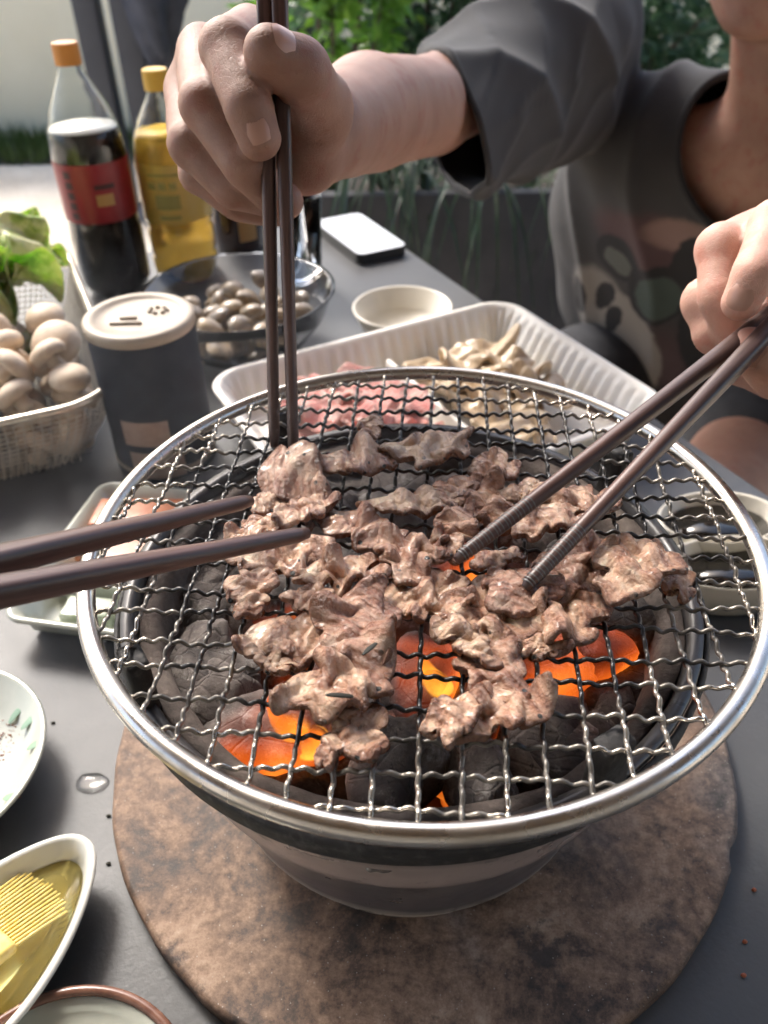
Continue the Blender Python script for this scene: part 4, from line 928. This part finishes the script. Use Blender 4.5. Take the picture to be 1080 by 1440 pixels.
def dishes():
    ctr, R = circ(on(60, 1062, .022), on(0, 965, .022), on(0, 1172, .022))
    R = float(np.clip(R, .05, .075)); e = on(60, 1062, .022); ctr = np.array([e[0] - R, e[1] - .002])
    o = thing('spice_bowl', 'pale green bowl with leaf pattern and chilli powder', 'bowl', (ctr[0], ctr[1], .0004))
    link('bowl', bowlmesh(R, .022, .5, .003), o, 'celadon')
    scatter_flakes(o, 'chilli_powder', 'chili', '', 900, .034, .0062, 3, R * .32, 0)
    for k, (a, rr) in enumerate(((.55, .86), (-.35, .88), (.2, .9), (.8, .8))):
        l = lump(.006, .0022, .0002, 60 + k, 2); q = link('leaf_motif', l, o, 'leaf_motif'); q.location = (R * rr * math.cos(a), R * rr * math.sin(a), .0158 + (rr - .85) * .06); q.rotation_euler = (0, -.55, a); 
    # brown rimmed plate
    z = .014; ctr, R = circ(on(125, 1383, z), on(5, 1432, z), on(258, 1440, z)); R = float(np.clip(R, .035, .075)); e = on(128, 1383, z); ctr = np.array([e[0] - .001, e[1] - R])
    o = thing('rimmed_plate', 'small pale plate with a brown rim and chilli flakes', 'plate', (ctr[0], ctr[1], .0004))
    pr = [(0, .001), (R * .55, 0), (R * .6, .002), (R * .86, .006), (R - .003, z - .0025), (R - .0045, z - .0015), (R * .84, .0085), (R * .55, .0045), (0, .004)]; link('dish', lathe(pr, 80), o, 'celadon')
    link('rim_band', tube([((R - .0022) * math.cos(2 * math.pi * i / 96), (R - .0022) * math.sin(2 * math.pi * i / 96), z - .0012) for i in range(96)], .0021, 10, True), o, 'brown_rim')
    scatter_flakes(o, 'chilli_flakes', 'chili', '', 260, R * .75, .005, 8)
    # boat shaped oil dish
    zr = .02; tip = on(122, 1178, zr); a = on(0, 1214, zr); b = on(0, 1421, zr); mid = (a + b) / 2; ax = mid - tip; ax[2] = 0; ax /= np.linalg.norm(ax); L = .125; hw = np.linalg.norm((a - b)[:2]) / 2 * .93
    an = math.atan2(-ax[1], -ax[0]); ctr = tip + ax * L / 2
    o = thing('oil_dish', 'white boat shaped dish of yellow oil', 'dish', (ctr[0], ctr[1], .0004), an)
    def outline(ins, n=80):
        out = []
        for i in range(n):
            t = 2 * math.pi * i / n; x = math.cos(t); y = math.sin(t); wx = (L / 2 - ins) * (abs(x) ** .8) * np.sign(x); tap = 1.02 - .38 * max(0, x) ** 1.2 - .25 * max(0, -x) ** 2; out.append((wx, (hw * 1.12 - ins) * (abs(y) ** .85) * np.sign(y) * tap))
        return out
    st = [(.022, 0), (.016, .001), (.004, zr * .6), (0, zr - .001), (.0002, zr), (.0018, zr + .0006), (.0036, zr - .0004), (.007, zr * .62), (.014, .006), (.022, .0042)]
    v, f = [], []; n = 80
    for ins, z in st: v += [(x, y, z) for x, y in outline(ins)]
    for j in range(len(st) - 1):
        for i in range(n): k = (i + 1) % n; f.append((j * n + i, j * n + k, j * n + n + k, j * n + n + i))
    f.append(tuple(range(n - 1, -1, -1))); f.append(tuple((len(st) - 1) * n + i for i in range(n))); link('dish', mesh(v, f), o, 'white_ceramic')
    ol = outline(.0088); ol2 = outline(.0205); v = [(x, y, .0116) for x, y in ol] + [(x, y, .0048) for x, y in ol2]; f = [tuple(range(n)), tuple(range(2 * n - 1, n - 1, -1))] + [(i, n + i, n + (i + 1) % n, (i + 1) % n) for i in range(n)]
    link('oil', mesh(v, f), o, 'oil')
    # brush lying in the oil
    w = Matrix.Rotation(an, 3, 'Z'); bt = on(72, 1246, .013); hb = on(-70, 1352, .026)
    q = thing('basting_brush', 'yellow basting brush lying in the oil dish', 'brush', bt); d = hb - bt; q.rotation_mode = 'QUATERNION'; q.rotation_quaternion = Vector(d).to_track_quat('Y', 'Z')
    for i in range(17):
        x = (i - 8) * .0017; pts = [(x * 1.12, .0 + .0008 * math.sin(i * 2.1) + .00006 * (i - 8) ** 2, .0005 * math.sin(i)), (x * 1.06, .014, .0006), (x, .028, .001)]; link('bristle', tube(smoothp(pts, 4), np.linspace(.00048, .00062, 9), 6), q, 'bristle')
    link('head', boxmesh(.031, .014, .006, .002, 3, (0, .034, .001)), q, 'bristle'); link('handle', boxmesh(.013, .10, .005, .002, 3, (0, .09, .001)), q, 'bristle')
    # water drop on the table
    p = on(130, 1100, 0); me = lump(.0085, .0062, .0022, 12, 2); c = getco(me); c[:, 2] = np.maximum(c[:, 2], 0); setco(me, c); q = link('water_drop', me, None, 'water'); q.location = (p[0], p[1], .0003); tag(q, 'flat water drop on the slate table beside the board', 'water drop')
    # small crumbs on the table
    r = random.Random(31)
    for k, (x, y) in enumerate(((153, 1148), (153, 1215), (75, 1017), (1060, 1252), (1047, 1325), (1045, 1372), (60, 1330))):
        p = on(x, y, 0); q = link('crumb', lump(.0012, .0009, .0006, 80 + k, 2), None, 'chili' if k > 2 else 'herb'); q.location = (p[0], p[1], .0005); tag(q, 'tiny orange crumb on the dark table' if k > 2 else 'tiny black crumb on the grey table', 'crumb', 'crumbs on the table')
M['leaf_motif'] = simple('leaf_motif', (.24, .36, .25), .2)
dishes()
def sauce_cups():
    for k, (x, y, lab, sx, sy, rz) in enumerate(((1012, 728, 'cream oval sauce dish with dark sauce nearer the seated person', .040, .026, .12), (1040, 792, 'cream oval sauce dish with dark sauce beside the stove', .046, .024, .06))):
        p = on(x, y, .03); o = thing('sauce_dish', lab, 'dish', (p[0], p[1], .0004), rz)
        pr = [(0, .001), (.6, 0), (.66, .002), (.92, .018), (1.0, .03), (.985, .0312), (.93, .03), (.86, .016), (0, .012)]
        link('dish', lathe([(a * .044, z) for a, z in pr], 56, False, sx / .044, sy / .044), o, 'cream'); link('sauce', lathe([(0, .0222), (.84 * .044, .0222), (.8 * .044, .017), (0, .017)], 56, False, sx / .044, sy / .044), o, 'black_sauce')
sauce_cups()
# ------------------------------------------------------------------ people
def unit(v): v = np.array(v, float); return v / np.linalg.norm(v)
def nail(V, c, along, normal, w, l):
    """small curved nail plate laid on the skin"""
    a = unit(along); n = unit(np.array(normal) - a * (np.array(normal) @ a)); s = np.cross(a, n)
    rel = V - c; lat = rel - np.outer(rel @ n, n); m = np.linalg.norm(lat, axis=1) < .0022
    t = (rel[m] @ n).max() if m.any() else .008
    v, f = [], []; N = 9; Kn = 9
    for i in range(N):
        for j in range(Kn):
            x, y = i / (N - 1) * 2 - 1, j / (Kn - 1) * 2 - 1; k = 1 - .25 * max(0, abs(y) - .2) ** 2 * 1.5; X = x * math.sqrt(1 - .38 * y * y); Y = y * math.sqrt(1 - .38 * x * x)
            v.append(c + n * (t + .00012 - (X * w) ** 2 * 52 - max(0, Y) * .0006 - (.0009 if max(abs(x), abs(y)) > .95 else 0)) + s * X * w + a * Y * l)
    for i in range(N - 1):
        for j in range(Kn - 1): f.append((i * Kn + j, i * Kn + j + 1, (i + 1) * Kn + j + 1, (i + 1) * Kn + j))
    return v, f
def skinny(V):
    """tendon and pad unevenness of a real hand"""
    return np.stack([.00035 * sn(V, 75, 50 + k, 2) + .00012 * sn(V, 300, 60 + k, 2) for k in range(3)], 1)
def chain(F, pts, k=.004, first=None):
    for i in range(len(pts) - 1):
        (a, ra), (b, rb) = pts[i], pts[i + 1]; F.cone(a, b, ra, rb, first if (i == 0 and first) else k)
def joinmesh(parts):
    """parts: list of (V, F, material index) -> mesh"""
    v, f, mi, b = [], [], [], 0
    for V, Fc, m in parts:
        v.append(np.asarray(V, float)); f.append(np.asarray(Fc, int) + b); b += len(V); mi += [m] * len(Fc)
    me = mesh(np.concatenate(v), np.concatenate(f)); me.polygons.foreach_set('material_index', mi); return me
def fixn(me):
    return me
def soft_normals(me, it=3):
    """vertex normals averaged over neighbours, free of the sampling lattice"""
    n = getno(me); E = np.empty(len(me.edges) * 2, np.int32); me.edges.foreach_get('vertices', E); E = E.reshape(-1, 2); m = len(n); deg = np.bincount(E.ravel(), minlength=m).astype(float)[:, None] + 1
    for _ in range(it):
        n = (n + np.stack([np.bincount(E[:, 0], n[E[:, 1], k], m) + np.bincount(E[:, 1], n[E[:, 0], k], m) for k in range(3)], 1)) / deg
    n /= np.linalg.norm(n, axis=1)[:, None] + 1e-12; me.polygons.foreach_set('use_smooth', [True] * len(me.polygons)); me.normals_split_custom_set_from_vertices(n.tolist())
def hand_detail(V, lines, seed):
    """knuckle creases: shallow grooves across the fingers; lines: (centre, along, radius)"""
    out = V.copy()
    for c, a, r in lines:
        a = unit(a); rel = V - c; t = rel @ a; lat = np.linalg.norm(rel - np.outer(t, a), axis=1); m = lat < r * 1.35
        for off in (-.0016, .0, .0017):
            g = np.exp(-((t - off + .0003 * np.sin(lat * 900)) / .00045) ** 2) * m * .00045; d = rel - np.outer(t, a); d /= (np.linalg.norm(d, axis=1)[:, None] + 1e-9); out -= d * g[:, None]
    return out

def right_hand_fields():
    F = Field()
    wr, fm, el = at(450, 186, .395), at(518, 160, .50), at(604, 150, .645)
    I = [(at(352, 46, .366), .0115), (at(320, 66, .324), .0104), (at(349, 150, .314), .0094), (at(364, 194, .318), .0083)]
    Md = [(at(284, 70, .370), .0112), (at(290, 148, .331), .0102), (at(343, 230, .331), .0090), (at(380, 270, .345), .0080)]
    Rg = [(at(262, 125, .378), .0106), (at(270, 204, .346), .0094), (at(328, 264, .347), .0084), (at(402, 282, .358), .0078)]
    Pk = [(at(262, 175, .388), .0098), (at(280, 244, .362), .0082), (at(332, 285, .363), .0074), (at(385, 298, .372), .0066)]
    Th = [(at(432, 205, .376), .0155), (at(446, 148, .348), .0138), (at(420, 98, .316), .0116), (at(378, 72, .3055), .0092)]
    # forearm and palm
    F.cone(wr, fm, .0235, .0330, .006); F.cone(fm, el, .0330, .0350, .006)
    for q, r in ((I, .0165), (Md, .0165), (Rg, .0155), (Pk, .0145)): F.cone(wr, q[0][0], .0195, r * .64, .006)
    F.cone(at(420, 205, .384), at(310, 145, .385), .0155, .0115, .007); F.cone(at(432, 230, .382), at(330, 215, .386), .0145, .0115, .007)
    for q in (Pk, Rg, Md, I): chain(F, q, .0011, .0025)
    chain(F, Th, .003, .008); F.cone(at(450, 165, .356), at(385, 78, .362), .012, .0105, .008)
    # knuckle heads
    for q in (I, Md, Rg, Pk): F.ell(q[0][0], np.full(3, q[0][1] * 1.04), None, .003); F.ell(q[1][0], np.full(3, q[1][1] * 1.06), None, .0015)
    return F, dict(I=I, Md=Md, Rg=Rg, Pk=Pk, Th=Th, wr=wr, fm=fm, el=el)
LX = np.array([.82, -.572, 0.]); FC = np.array([-.572, -.82, 0.]); ZU = np.array([0, 0, 1.])
NB_ = at(1092, 178, .93); SPN = unit(ZU * .86 + FC * .5)
SR = at(800, 46, .965); HIP = NB_ - SPN * .47
SL = NB_ + LX * .19 - ZU * .045 + FC * .01
HEM = at(634, 158, .685)
def person_main():
    F, J = right_hand_fields()
    F.cone(J['el'], J['el'] + (SR - J['el']) * .55, .035, .042, .008)
    V, Q = F.build(.0014); V = F.snap(fairing(V, Q, 3, .5)); V = fairing(V, Q, 90, .6, np.clip((np.linalg.norm(V - at(350, 170, .335), axis=1) - .045) * 25, 0, 1)); V = V + skinny(V)
    cre = []
    for k in ('I', 'Md', 'Rg', 'Pk', 'Th'):
        p = J[k]
        for i in (1, 2): cre.append((p[i][0], p[i + 1][0] - p[i - 1][0] if i + 1 < len(p) else p[i][0] - p[i - 1][0], p[i][1] * 1.3))
    V = hand_detail(V, cre, 1)
    parts = [(V, Q, 0)]
    for k, wd, l, up, side in (('I', .0050, .0054, 0, .1), ('Th', .0060, .0068, .8, .25)):
        a, b = J[k][2][0], J[k][3][0]; c = a + (b - a) * .86; n = unit(CP - c) + UP * up + RT * side; nv, nf = nail(V, c, b - a, n, wd, l); parts.append((nv, nf, 1))
    # head, neck, trunk, other arm, legs: coarser field, joined under the shirt
    B = Field()
    chin = at(1050, 40, .80); hd = chin + ZU * .098 - FC * .055
    fr = np.stack([LX, -FC, ZU])
    B.ell(hd, (.074, .092, .112), fr, .02); B.cone(chin + ZU * .016 - FC * .012, hd - ZU * .05 - FC * .02, .023, .06, .02)
    for s in (-1, 1): B.cone(chin + ZU * .014 - FC * .014 + LX * s * .012, hd + LX * s * .05 - ZU * .035 - FC * .03, .017, .024, .02); B.ell(hd + LX * s * .074 - ZU * .005 - FC * .015, (.010, .018, .032), fr, .008)
    B.ell(chin + ZU * .034 + FC * .004, (.021, .010, .0062), fr, .004); B.ell(chin + ZU * .045 + FC * .004, (.020, .009, .0055), fr, .004)          # lips
    B.cone(hd + FC * .086 + ZU * .02, hd + FC * .108 - ZU * .022, .007, .013, .010); B.ell(chin + FC * .002 + ZU * .008, (.018, .014, .012), fr, .01)
    for s in (-1, 1): B.ell(hd + FC * .083 + LX * s * .032 + ZU * .014, (.016, .010, .008), fr, .006)
    B.cone(NB_ - SPN * .02 - FC * .01, hd - ZU * .05 - FC * .045, .054, .050, .015)
    ch = NB_ - SPN * .2; B.ell(ch, (.165, .088, .2), np.stack([LX, np.cross(SPN, LX), SPN]), .04); B.cone(NB_ - SPN * .05 - LX * .15, NB_ - SPN * .05 + LX * .15, .045, .045, .05)
    B.cone(SR - FC * .0, SR + (J['el'] - SR) * .5, .05, .043, .03); B.ell(HIP, (.16, .11, .12), np.stack([LX, np.cross(SPN, LX), SPN]), .05)
    for c in (SL,):
        e = SL + LX * .06 - ZU * .20 + FC * .05; w = e + FC * .10 + LX * .08 - ZU * .06; B.cone(SL, e, .048, .04, .03); B.cone(e, w, .04, .027, .02); B.cone(w, w + FC * .07 + LX * .02 - ZU * .02, .026, .016, .02)
    kn = [HIP - LX * .1 + np.array([-.26, -.16, .02]), np.array([.318, .665, -.205])]
    for s, k in zip((-1, 1), kn):
        h = HIP + LX * .085 * s - ZU * .02; ft = np.array([k[0] + .02, k[1] + .02, GZ + .05]); B.cone(h, k, .078, .056, .04); B.cone(k, ft, .054, .036, .02); B.cone(ft, ft + FC * .14 - ZU * .015, .038, .030, .02)
    V2, Q2 = B.build(.0065); V2 = fairing(V2, Q2, 2, .5); parts.append((V2, Q2, 0))
    me = joinmesh(parts); o = thing('person', 'person in a dark grey printed shirt gripping upright chopsticks', 'person', (HIP[0], HIP[1], GZ))
    base = np.array(o.location); me2 = fixn(me); setco(me2, getco(me2) - base); me2.materials.append(M['skin']); me2.materials.append(M['nail']); link('body', me2, o); soft_normals(me2)
    # hair
    Hf = Field(); Hf.ell(hd + ZU * .022 - FC * .014, (.083, .1, .108), fr, .01); Hf.ell(hd - ZU * .045 + FC * .075, (.09, .07, .085), fr, .01, True); Hf.ell(hd - ZU * .13 - FC * .02, (.09, .09, .06), fr, .01, True)
    hv, hq = Hf.build(.005); link('hair', fixn(mesh(hv - base, hq)), o, 'hair')
    # shirt
    T = Field(); tf = np.stack([LX, np.cross(SPN, LX), SPN])
    T.ell(NB_ - SPN * .21 - FC * .012 - LX * .055, (.242, .118, .235), tf, .05); T.ell(NB_ - SPN * .36 - FC * .01 - LX * .06, (.238, .138, .2), tf, .06); T.cone(NB_ - SPN * .055 - LX * .155, NB_ - SPN * .055 + LX * .155, .062, .062, .06)
    sd = unit(HEM - SR); T.cone(SR - sd * .02, HEM + sd * .07, .078, .041, .05); T.cone(SR + sd * .03 - ZU * .075, HEM + sd * .06 - ZU * .010, .06, .036, .03)
    e = SL + LX * .05 - ZU * .17 + FC * .04; T.cone(SL, e, .07, .07, .05)
    T.cone(NB_ - SPN * .43 - LX * .03, NB_ - SPN * .53 - LX * .03, .165, .16, .05)
    tv, tq = T.build(.005); tv = fairing(tv, tq, 3, .5)
    # cloth folds
    loc = (tv - NB_) @ tf.T; x, z = loc[:, 0], loc[:, 2]; front = np.clip((tv - NB_) @ FC * 12 + .6, 0, 1)
    no = getno(fixn(mesh(tv, tq)))
    rid = lambda t: (1 - np.abs(np.sin(t))) ** 1.6
    nz = sn(tv, 9, 4, 2); nz2 = sn(tv, 22, 6, 2)
    fold = .012 * rid(x * 26 + z * 5 + 1.3 * nz + .4) * np.clip((-x + .02) * 9, 0, 1) * np.clip((z + .42) * 5, 0, 1) + .008 * rid(x * 18 - z * 9 + 1.8 * nz + 2) * np.clip((x + .1) * 6, 0, 1) + .004 * nz2
    s = (tv - SR) @ sd; rel = tv - SR - np.outer(s, sd); u1 = unit(np.cross(sd, ZU)); u2 = np.cross(u1, sd); th = np.arctan2(rel @ u2, rel @ u1); sm = np.clip(s * 12, 0, 1) * (np.linalg.norm(rel, axis=1) < .13)
    fold = fold * (1 - sm) + sm * (.009 * rid(1.5 * th + s * 15 + 1.2 * nz) + .004 * rid(2.6 * th - s * 22 + nz2) + .002 * nz2)
    tv = tv + no * fold[:, None]
    keep = np.ones(len(tv), bool); h = .005
    def cut(dist, dirn):                                # snap a rim to the cut, drop what is beyond
        nonlocal tv
        m = (dist > 0) & (dist < h * 1.25); tv[m] -= dirn[m] * dist[m][:, None]; keep[(dist >= h * 1.25)] = False
    hs = unit(-RT * .9 - UP * .38 + unit(HEM - CP) * .02); d = (tv - HEM) @ hs; d = np.where(np.linalg.norm(tv - HEM, axis=1) < .15, d, -1); cut(d, np.tile(hs, (len(tv), 1)))
    d = (tv - e) @ unit(e - SL); d = np.where(np.linalg.norm(tv - e, axis=1) < .13, d, -1); cut(d, np.tile(unit(e - SL), (len(tv), 1)))
    d = (NB_ - SPN * .5 - tv) @ SPN; cut(np.where((tv - SR) @ SPN < -.25, d, -1), np.tile(-SPN, (len(tv), 1)))
    nc = NB_ + SPN * .02 + FC * .045; ne = ((tv - nc) @ tf.T) / np.array([.098, .125, .135]); r_ = np.linalg.norm(ne, axis=1); d = (1 - r_) * .1; g = (tv - nc) / (np.linalg.norm(tv - nc, axis=1)[:, None] + 1e-9)
    cut(d, -g)
    ids = -np.ones(len(tv), int); ids[keep] = np.arange(keep.sum()); fk = keep[tq].all(1); org = NB_
    me = fixn(mesh((tv[keep] - org) @ tf.T, ids[tq[fk]]))
    # collar and hems follow the open borders
    bm = bmesh.new(); bm.from_mesh(me); bm.edges.ensure_lookup_table(); adj = {}
    for ed in bm.edges:
        if ed.is_boundary:
            a, b = ed.verts[0].index, ed.verts[1].index; adj.setdefault(a, []).append(b); adj.setdefault(b, []).append(a)
    cob = [np.array(q.co) for q in bm.verts]; bm.free(); loops = []; seen = set()
    for st in adj:
        if st in seen: continue
        lp = [st]; seen.add(st); cur = st
        while True:
            nx = [q for q in adj[cur] if q not in seen]
            if not nx: break
            cur = nx[0]; seen.add(cur); lp.append(cur)
        if len(lp) > 40: loops.append(lp)
    sh = link('shirt', me, o, 'shirt'); sh.location = tuple(org - base); sh.rotation_euler = Matrix(tf.T).to_euler()
    md = sh.modifiers.new('t', 'SOLIDIFY'); md.thickness = .0028; md.offset = 1; md = sh.modifiers.new('s', 'SUBSURF'); md.levels = md.render_levels = 1
    for lp in loops:
        P = np.array([cob[i] for i in lp]); 
        for _ in range(6): P = (np.roll(P, 1, 0) + P * 2 + np.roll(P, -1, 0)) / 4
        c = P.mean(0); neck = np.linalg.norm(c) < .1
        b = link('collar' if neck else 'hem', tube(P, .0052 if neck else .0026, 8, True), sh, 'shirt_rib')
    # shorts
    Sh = Field(); Sh.ell(HIP - ZU * .01, (.185, .135, .13), tf, .05)
    for s_, k in zip((-1, 1), kn):
        hh = HIP + LX * .085 * s_ - ZU * .02; Sh.cone(hh, hh + (k - hh) * (.72 if s_ < 0 else .52), .097, .088, .05)
    sv, sq = Sh.build(.006); sv = fairing(sv, sq, 2); link('shorts', fixn(mesh(sv - base, sq)), o, 'shorts')
    return kn
def shirt_material():
    q = NB('grey_shirt'); x, y, z = q.n('ShaderNodeSeparateXYZ', i_Vector=q.co()).outputs[:]
    nz = q.noise(60, 3); xx = q.mth('ADD', x, q.mth('MULTIPLY', q.mth('SUBTRACT', nz, .5), .012)); zz = q.mth('ADD', z, q.mth('MULTIPLY', q.mth('SUBTRACT', q.noise(55, 3, vec=q.n('ShaderNodeVectorMath', operation='ADD', i_Vector=q.co(), i_Vector_001=(3, 3, 3)).outputs[0] if False else None), .5), .012))
    col = q.mix(q.rng(q.noise(15, 4), .3, .7), (.017, .0172, .0195), (.023, .0232, .026))
    front = q.rng(y, -.02, -.05)
    def el(cx, cz, a, b, rot, c, prev, soft=.12, s=1.0):
        dx, dz = q.mth('SUBTRACT', xx, cx), q.mth('SUBTRACT', zz, cz); ca, sa = math.cos(rot), math.sin(rot)
        u = q.mth('ADD', q.mth('MULTIPLY', dx, ca / a), q.mth('MULTIPLY', dz, sa / a)); v = q.mth('ADD', q.mth('MULTIPLY', dx, -sa / b), q.mth('MULTIPLY', dz, ca / b))
        r = q.mth('ADD', q.mth('MULTIPLY', u, u), q.mth('MULTIPLY', v, v)); m = q.mth('MULTIPLY', q.rng(r, 1 + soft, 1 - soft), front)
        return q.mix(q.mth('MULTIPLY', m, s), prev, c)
    for a in PRINT: col = el(*a[:5], a[5], col, *a[6:])
    q.set(Base_Color=col, Roughness=.92, Sheen_Weight=.06, Sheen_Roughness=.5); q.bump(q.n('ShaderNodeTexWave', i_Scale=420, i_Distortion=1.5, i_Vector=q.co()).outputs[1], .12, .0004); M['shirt'] = q.m
    M['shirt_rib'] = simple('shirt_rib', (.017, .0172, .0195), .95, (.022, .0222, .025), 300, .3, 900, .0005)
CREAM, DK, RED, GRN = (.15, .14, .13), (.003, .003, .005), (.055, .02, .022), (.025, .04, .036)
PRINT = []
def px_local(px, py):
    """where the photo pixel meets the front of the shirt, in shirt coordinates"""
    tf = np.stack([LX, np.cross(SPN, LX), SPN]); d = at(px, py, 1.0) - CP; nrm = unit(np.cross(LX, SPN)); nrm = nrm if nrm @ FC > 0 else -nrm; fc = NB_ - SPN * .3 + nrm * .125; t = ((fc - CP) @ nrm) / (d @ nrm); p = CP + d * t
    return tf @ (p - NB_)
def add_print(px, py, rx, ry, rot, c, soft=.15, s=1.0):
    p = px_local(px, py); e = px_local(px + rx, py); g = px_local(px, py - ry); PRINT.append((p[0], p[2], abs(e[0] - p[0]), abs(g[2] - p[2]), rot, c, soft, s))
add_print(905, 365, 95, 32, 0, RED, .5, .6); add_print(950, 360, 60, 18, 0, (.2, .13, .11), .5, .6)
add_print(925, 520, 90, 60, 0, RED, .6, .45); add_print(975, 405, 45, 45, 0, DK, .1); add_print(990, 470, 40, 50, 0, DK, .2)
add_print(850, 465, 55, 62, .3, CREAM, .2, .8); add_print(885, 480, 48, 52, .3, CREAM, .15, .9)
add_print(858, 385, 36, 24, -.4, DK, .15); add_print(858, 388, 22, 12, -.4, (.05, .055, .05), .2)
add_print(918, 423, 42, 36, -.3, DK, .1); add_print(920, 426, 33, 27, -.3, GRN, .15)
add_print(803, 438, 12, 24, -.1, DK, .15); add_print(842, 432, 13, 20, -.4, DK, .2); add_print(858, 456, 11, 16, -.3, DK, .2)
add_print(960, 560, 70, 36, .2, DK, .3, .9); add_print(890, 548, 30, 30, 0, CREAM, .4, .4); add_print(1015, 545, 32, 42, 0, DK, .2)
shirt_material()
M['hair'] = simple('dark_hair', (.012, .01, .009), .5, (.02, .016, .014), 300, .5, 600, .001)
KN = person_main()

def person_guest():
    F = Field(); wr = at(1290, 400, .40)
    I = [(at(1150, 290, .375), .0115), (at(1092, 318, .338), .0098), (at(1062, 384, .322), .0086), (at(1042, 424, .326), .0074)]
    Md = [(at(1130, 300, .388), .0118), (at(1014, 350, .350), .0098), (at(1012, 416, .346), .0088), (at(1030, 468, .352), .0076)]
    Rg = [(at(1120, 360, .400), .0112), (at(992, 424, .364), .0094), (at(1004, 470, .362), .0085), (at(1045, 505, .366), .0074)]
    Pk = [(at(1125, 430, .410), .0102), (at(1022, 486, .380), .0082), (at(1042, 518, .374), .0076), (at(1082, 540, .374), .0066)]
    Th = [(at(1190, 540, .378), .0150), (at(1140, 545, .350), .0128), (at(1096, 520, .330), .0108), (at(1054, 492, .331), .0088)]
    for q, r in ((I, .0135), (Md, .0138), (Rg, .013), (Pk, .012)): F.cone(wr, q[0][0], .020, r, .012)
    F.cone(at(1220, 500, .385), at(1130, 400, .395), .0165, .0145, .012)
    for q in (Pk, Rg, Md, I): chain(F, q, .0024, .006)
    chain(F, Th, .004, .012)
    for q in (I, Md, Rg, Pk): F.ell(q[1][0], np.full(3, q[1][1] * 1.04), None, .003)
    el = wr + np.array([.21, .03, -.03]); F.cone(wr, el, .0225, .036, .02); F.cone(el, el + np.array([.12, .12, .06]), .037, .043, .02)
    V, Q = F.build(.0015); V = F.snap(fairing(V, Q, 3, .5)); V = V + skinny(V); cre = []
    for p in (I, Md, Rg, Pk, Th):
        for i in (1, 2): cre.append((p[i][0], p[i + 1][0] - p[i - 1][0], p[i][1] * 1.3))
    V = hand_detail(V, cre, 2); parts = [(V, Q, 0)]
    for p, wd, l, sd_ in ((I, .0050, .0056, -.2), (Th, .0058, .0062, .0)):
        a, b = p[2][0], p[3][0]; c = a + (b - a) * .85; nv, nf = nail(V, c, b - a, unit(CP - c) + RT * sd_, wd, l); parts.append((nv, nf, 1))
    me = fixn(joinmesh(parts)); o = thing('person', 'fair hand and bare forearm of a second person holding ring tipped chopsticks', 'person', (el[0], el[1], .0)); setco(me, getco(me) - np.array(o.location)); me.materials.append(M['skin_fair']); me.materials.append(M['nail']); link('body', me, o); soft_normals(me)
person_guest()
def chair():
    c = HIP.copy(); sz = HIP[2] - .115; an = math.atan2(LX[1], LX[0]); o = thing('chair', 'grey metal chair under the seated person', 'chair', (c[0], c[1], GZ), an); H = sz - GZ
    link('seat', boxmesh(.44, .42, .025, .01, 3, (0, 0, H - .0125)), o, 'chair_mesh')
    link('seat_rail', tube([(-.225, -.215, H - .012), (-.225, .215, H - .012)], .011, 10), o, 'grey_metal'); link('seat_rail', tube([(.225, -.215, H - .012), (.225, .215, H - .012)], .011, 10), o, 'grey_metal')
    for sx in (-1, 1):
        for sy in (-1, 1): link('leg', tube([(sx * .225, sy * .2, H - .02), (sx * .24, sy * .23, 0)], .011, 10), o, 'grey_metal')
    link('backrest', boxmesh(.40, .02, .2, .008, 3, (0, .25, H + .32)), o, 'chair_mesh')
    for sx in (-1, 1): link('back_post', tube([(sx * .225, .205, H - .012), (sx * .215, .25, H + .42)], .011, 10), o, 'grey_metal')
chair()
# ------------------------------------------------------------------ thin smoke drifting off the stove
def smoke():
    q = NB('smoke'); q.t.nodes.remove(q.b)
    n = q.noise(9, 3, .55, dist=1.4); l = q.n('ShaderNodeVectorMath', operation='LENGTH', i_Vector=q.n('ShaderNodeTexCoord').outputs['Object']).outputs['Value']
    den = q.mth('MULTIPLY', q.mth('ADD', q.mth('MULTIPLY', q.rng(n, .46, .72), 2.2), .35), q.rng(l, 1.0, .45))
    v = q.n('ShaderNodeVolumePrincipled'); q.put((.92, .94, 1.0, 1), v.inputs['Color']); q.put(q.mth('MULTIPLY', den, SMOKE), v.inputs['Density']); q.put(.2, v.inputs['Anisotropy'])
    q.t.links.new(v.outputs[0], q.o.inputs['Volume']); M['smoke'] = q.m
    bm = bmesh.new(); bmesh.ops.create_icosphere(bm, subdivisions=3, radius=1); me = bpy.data.meshes.new('smoke'); bm.to_mesh(me); bm.free()
    o = link('smoke', me, None, 'smoke'); o.location = (-.07, .30, .15); o.scale = (.18, .19, .12); kind(o, 'stuff')['label'] = 'thin grey smoke drifting off the stove'
SMOKE = .17
smoke()
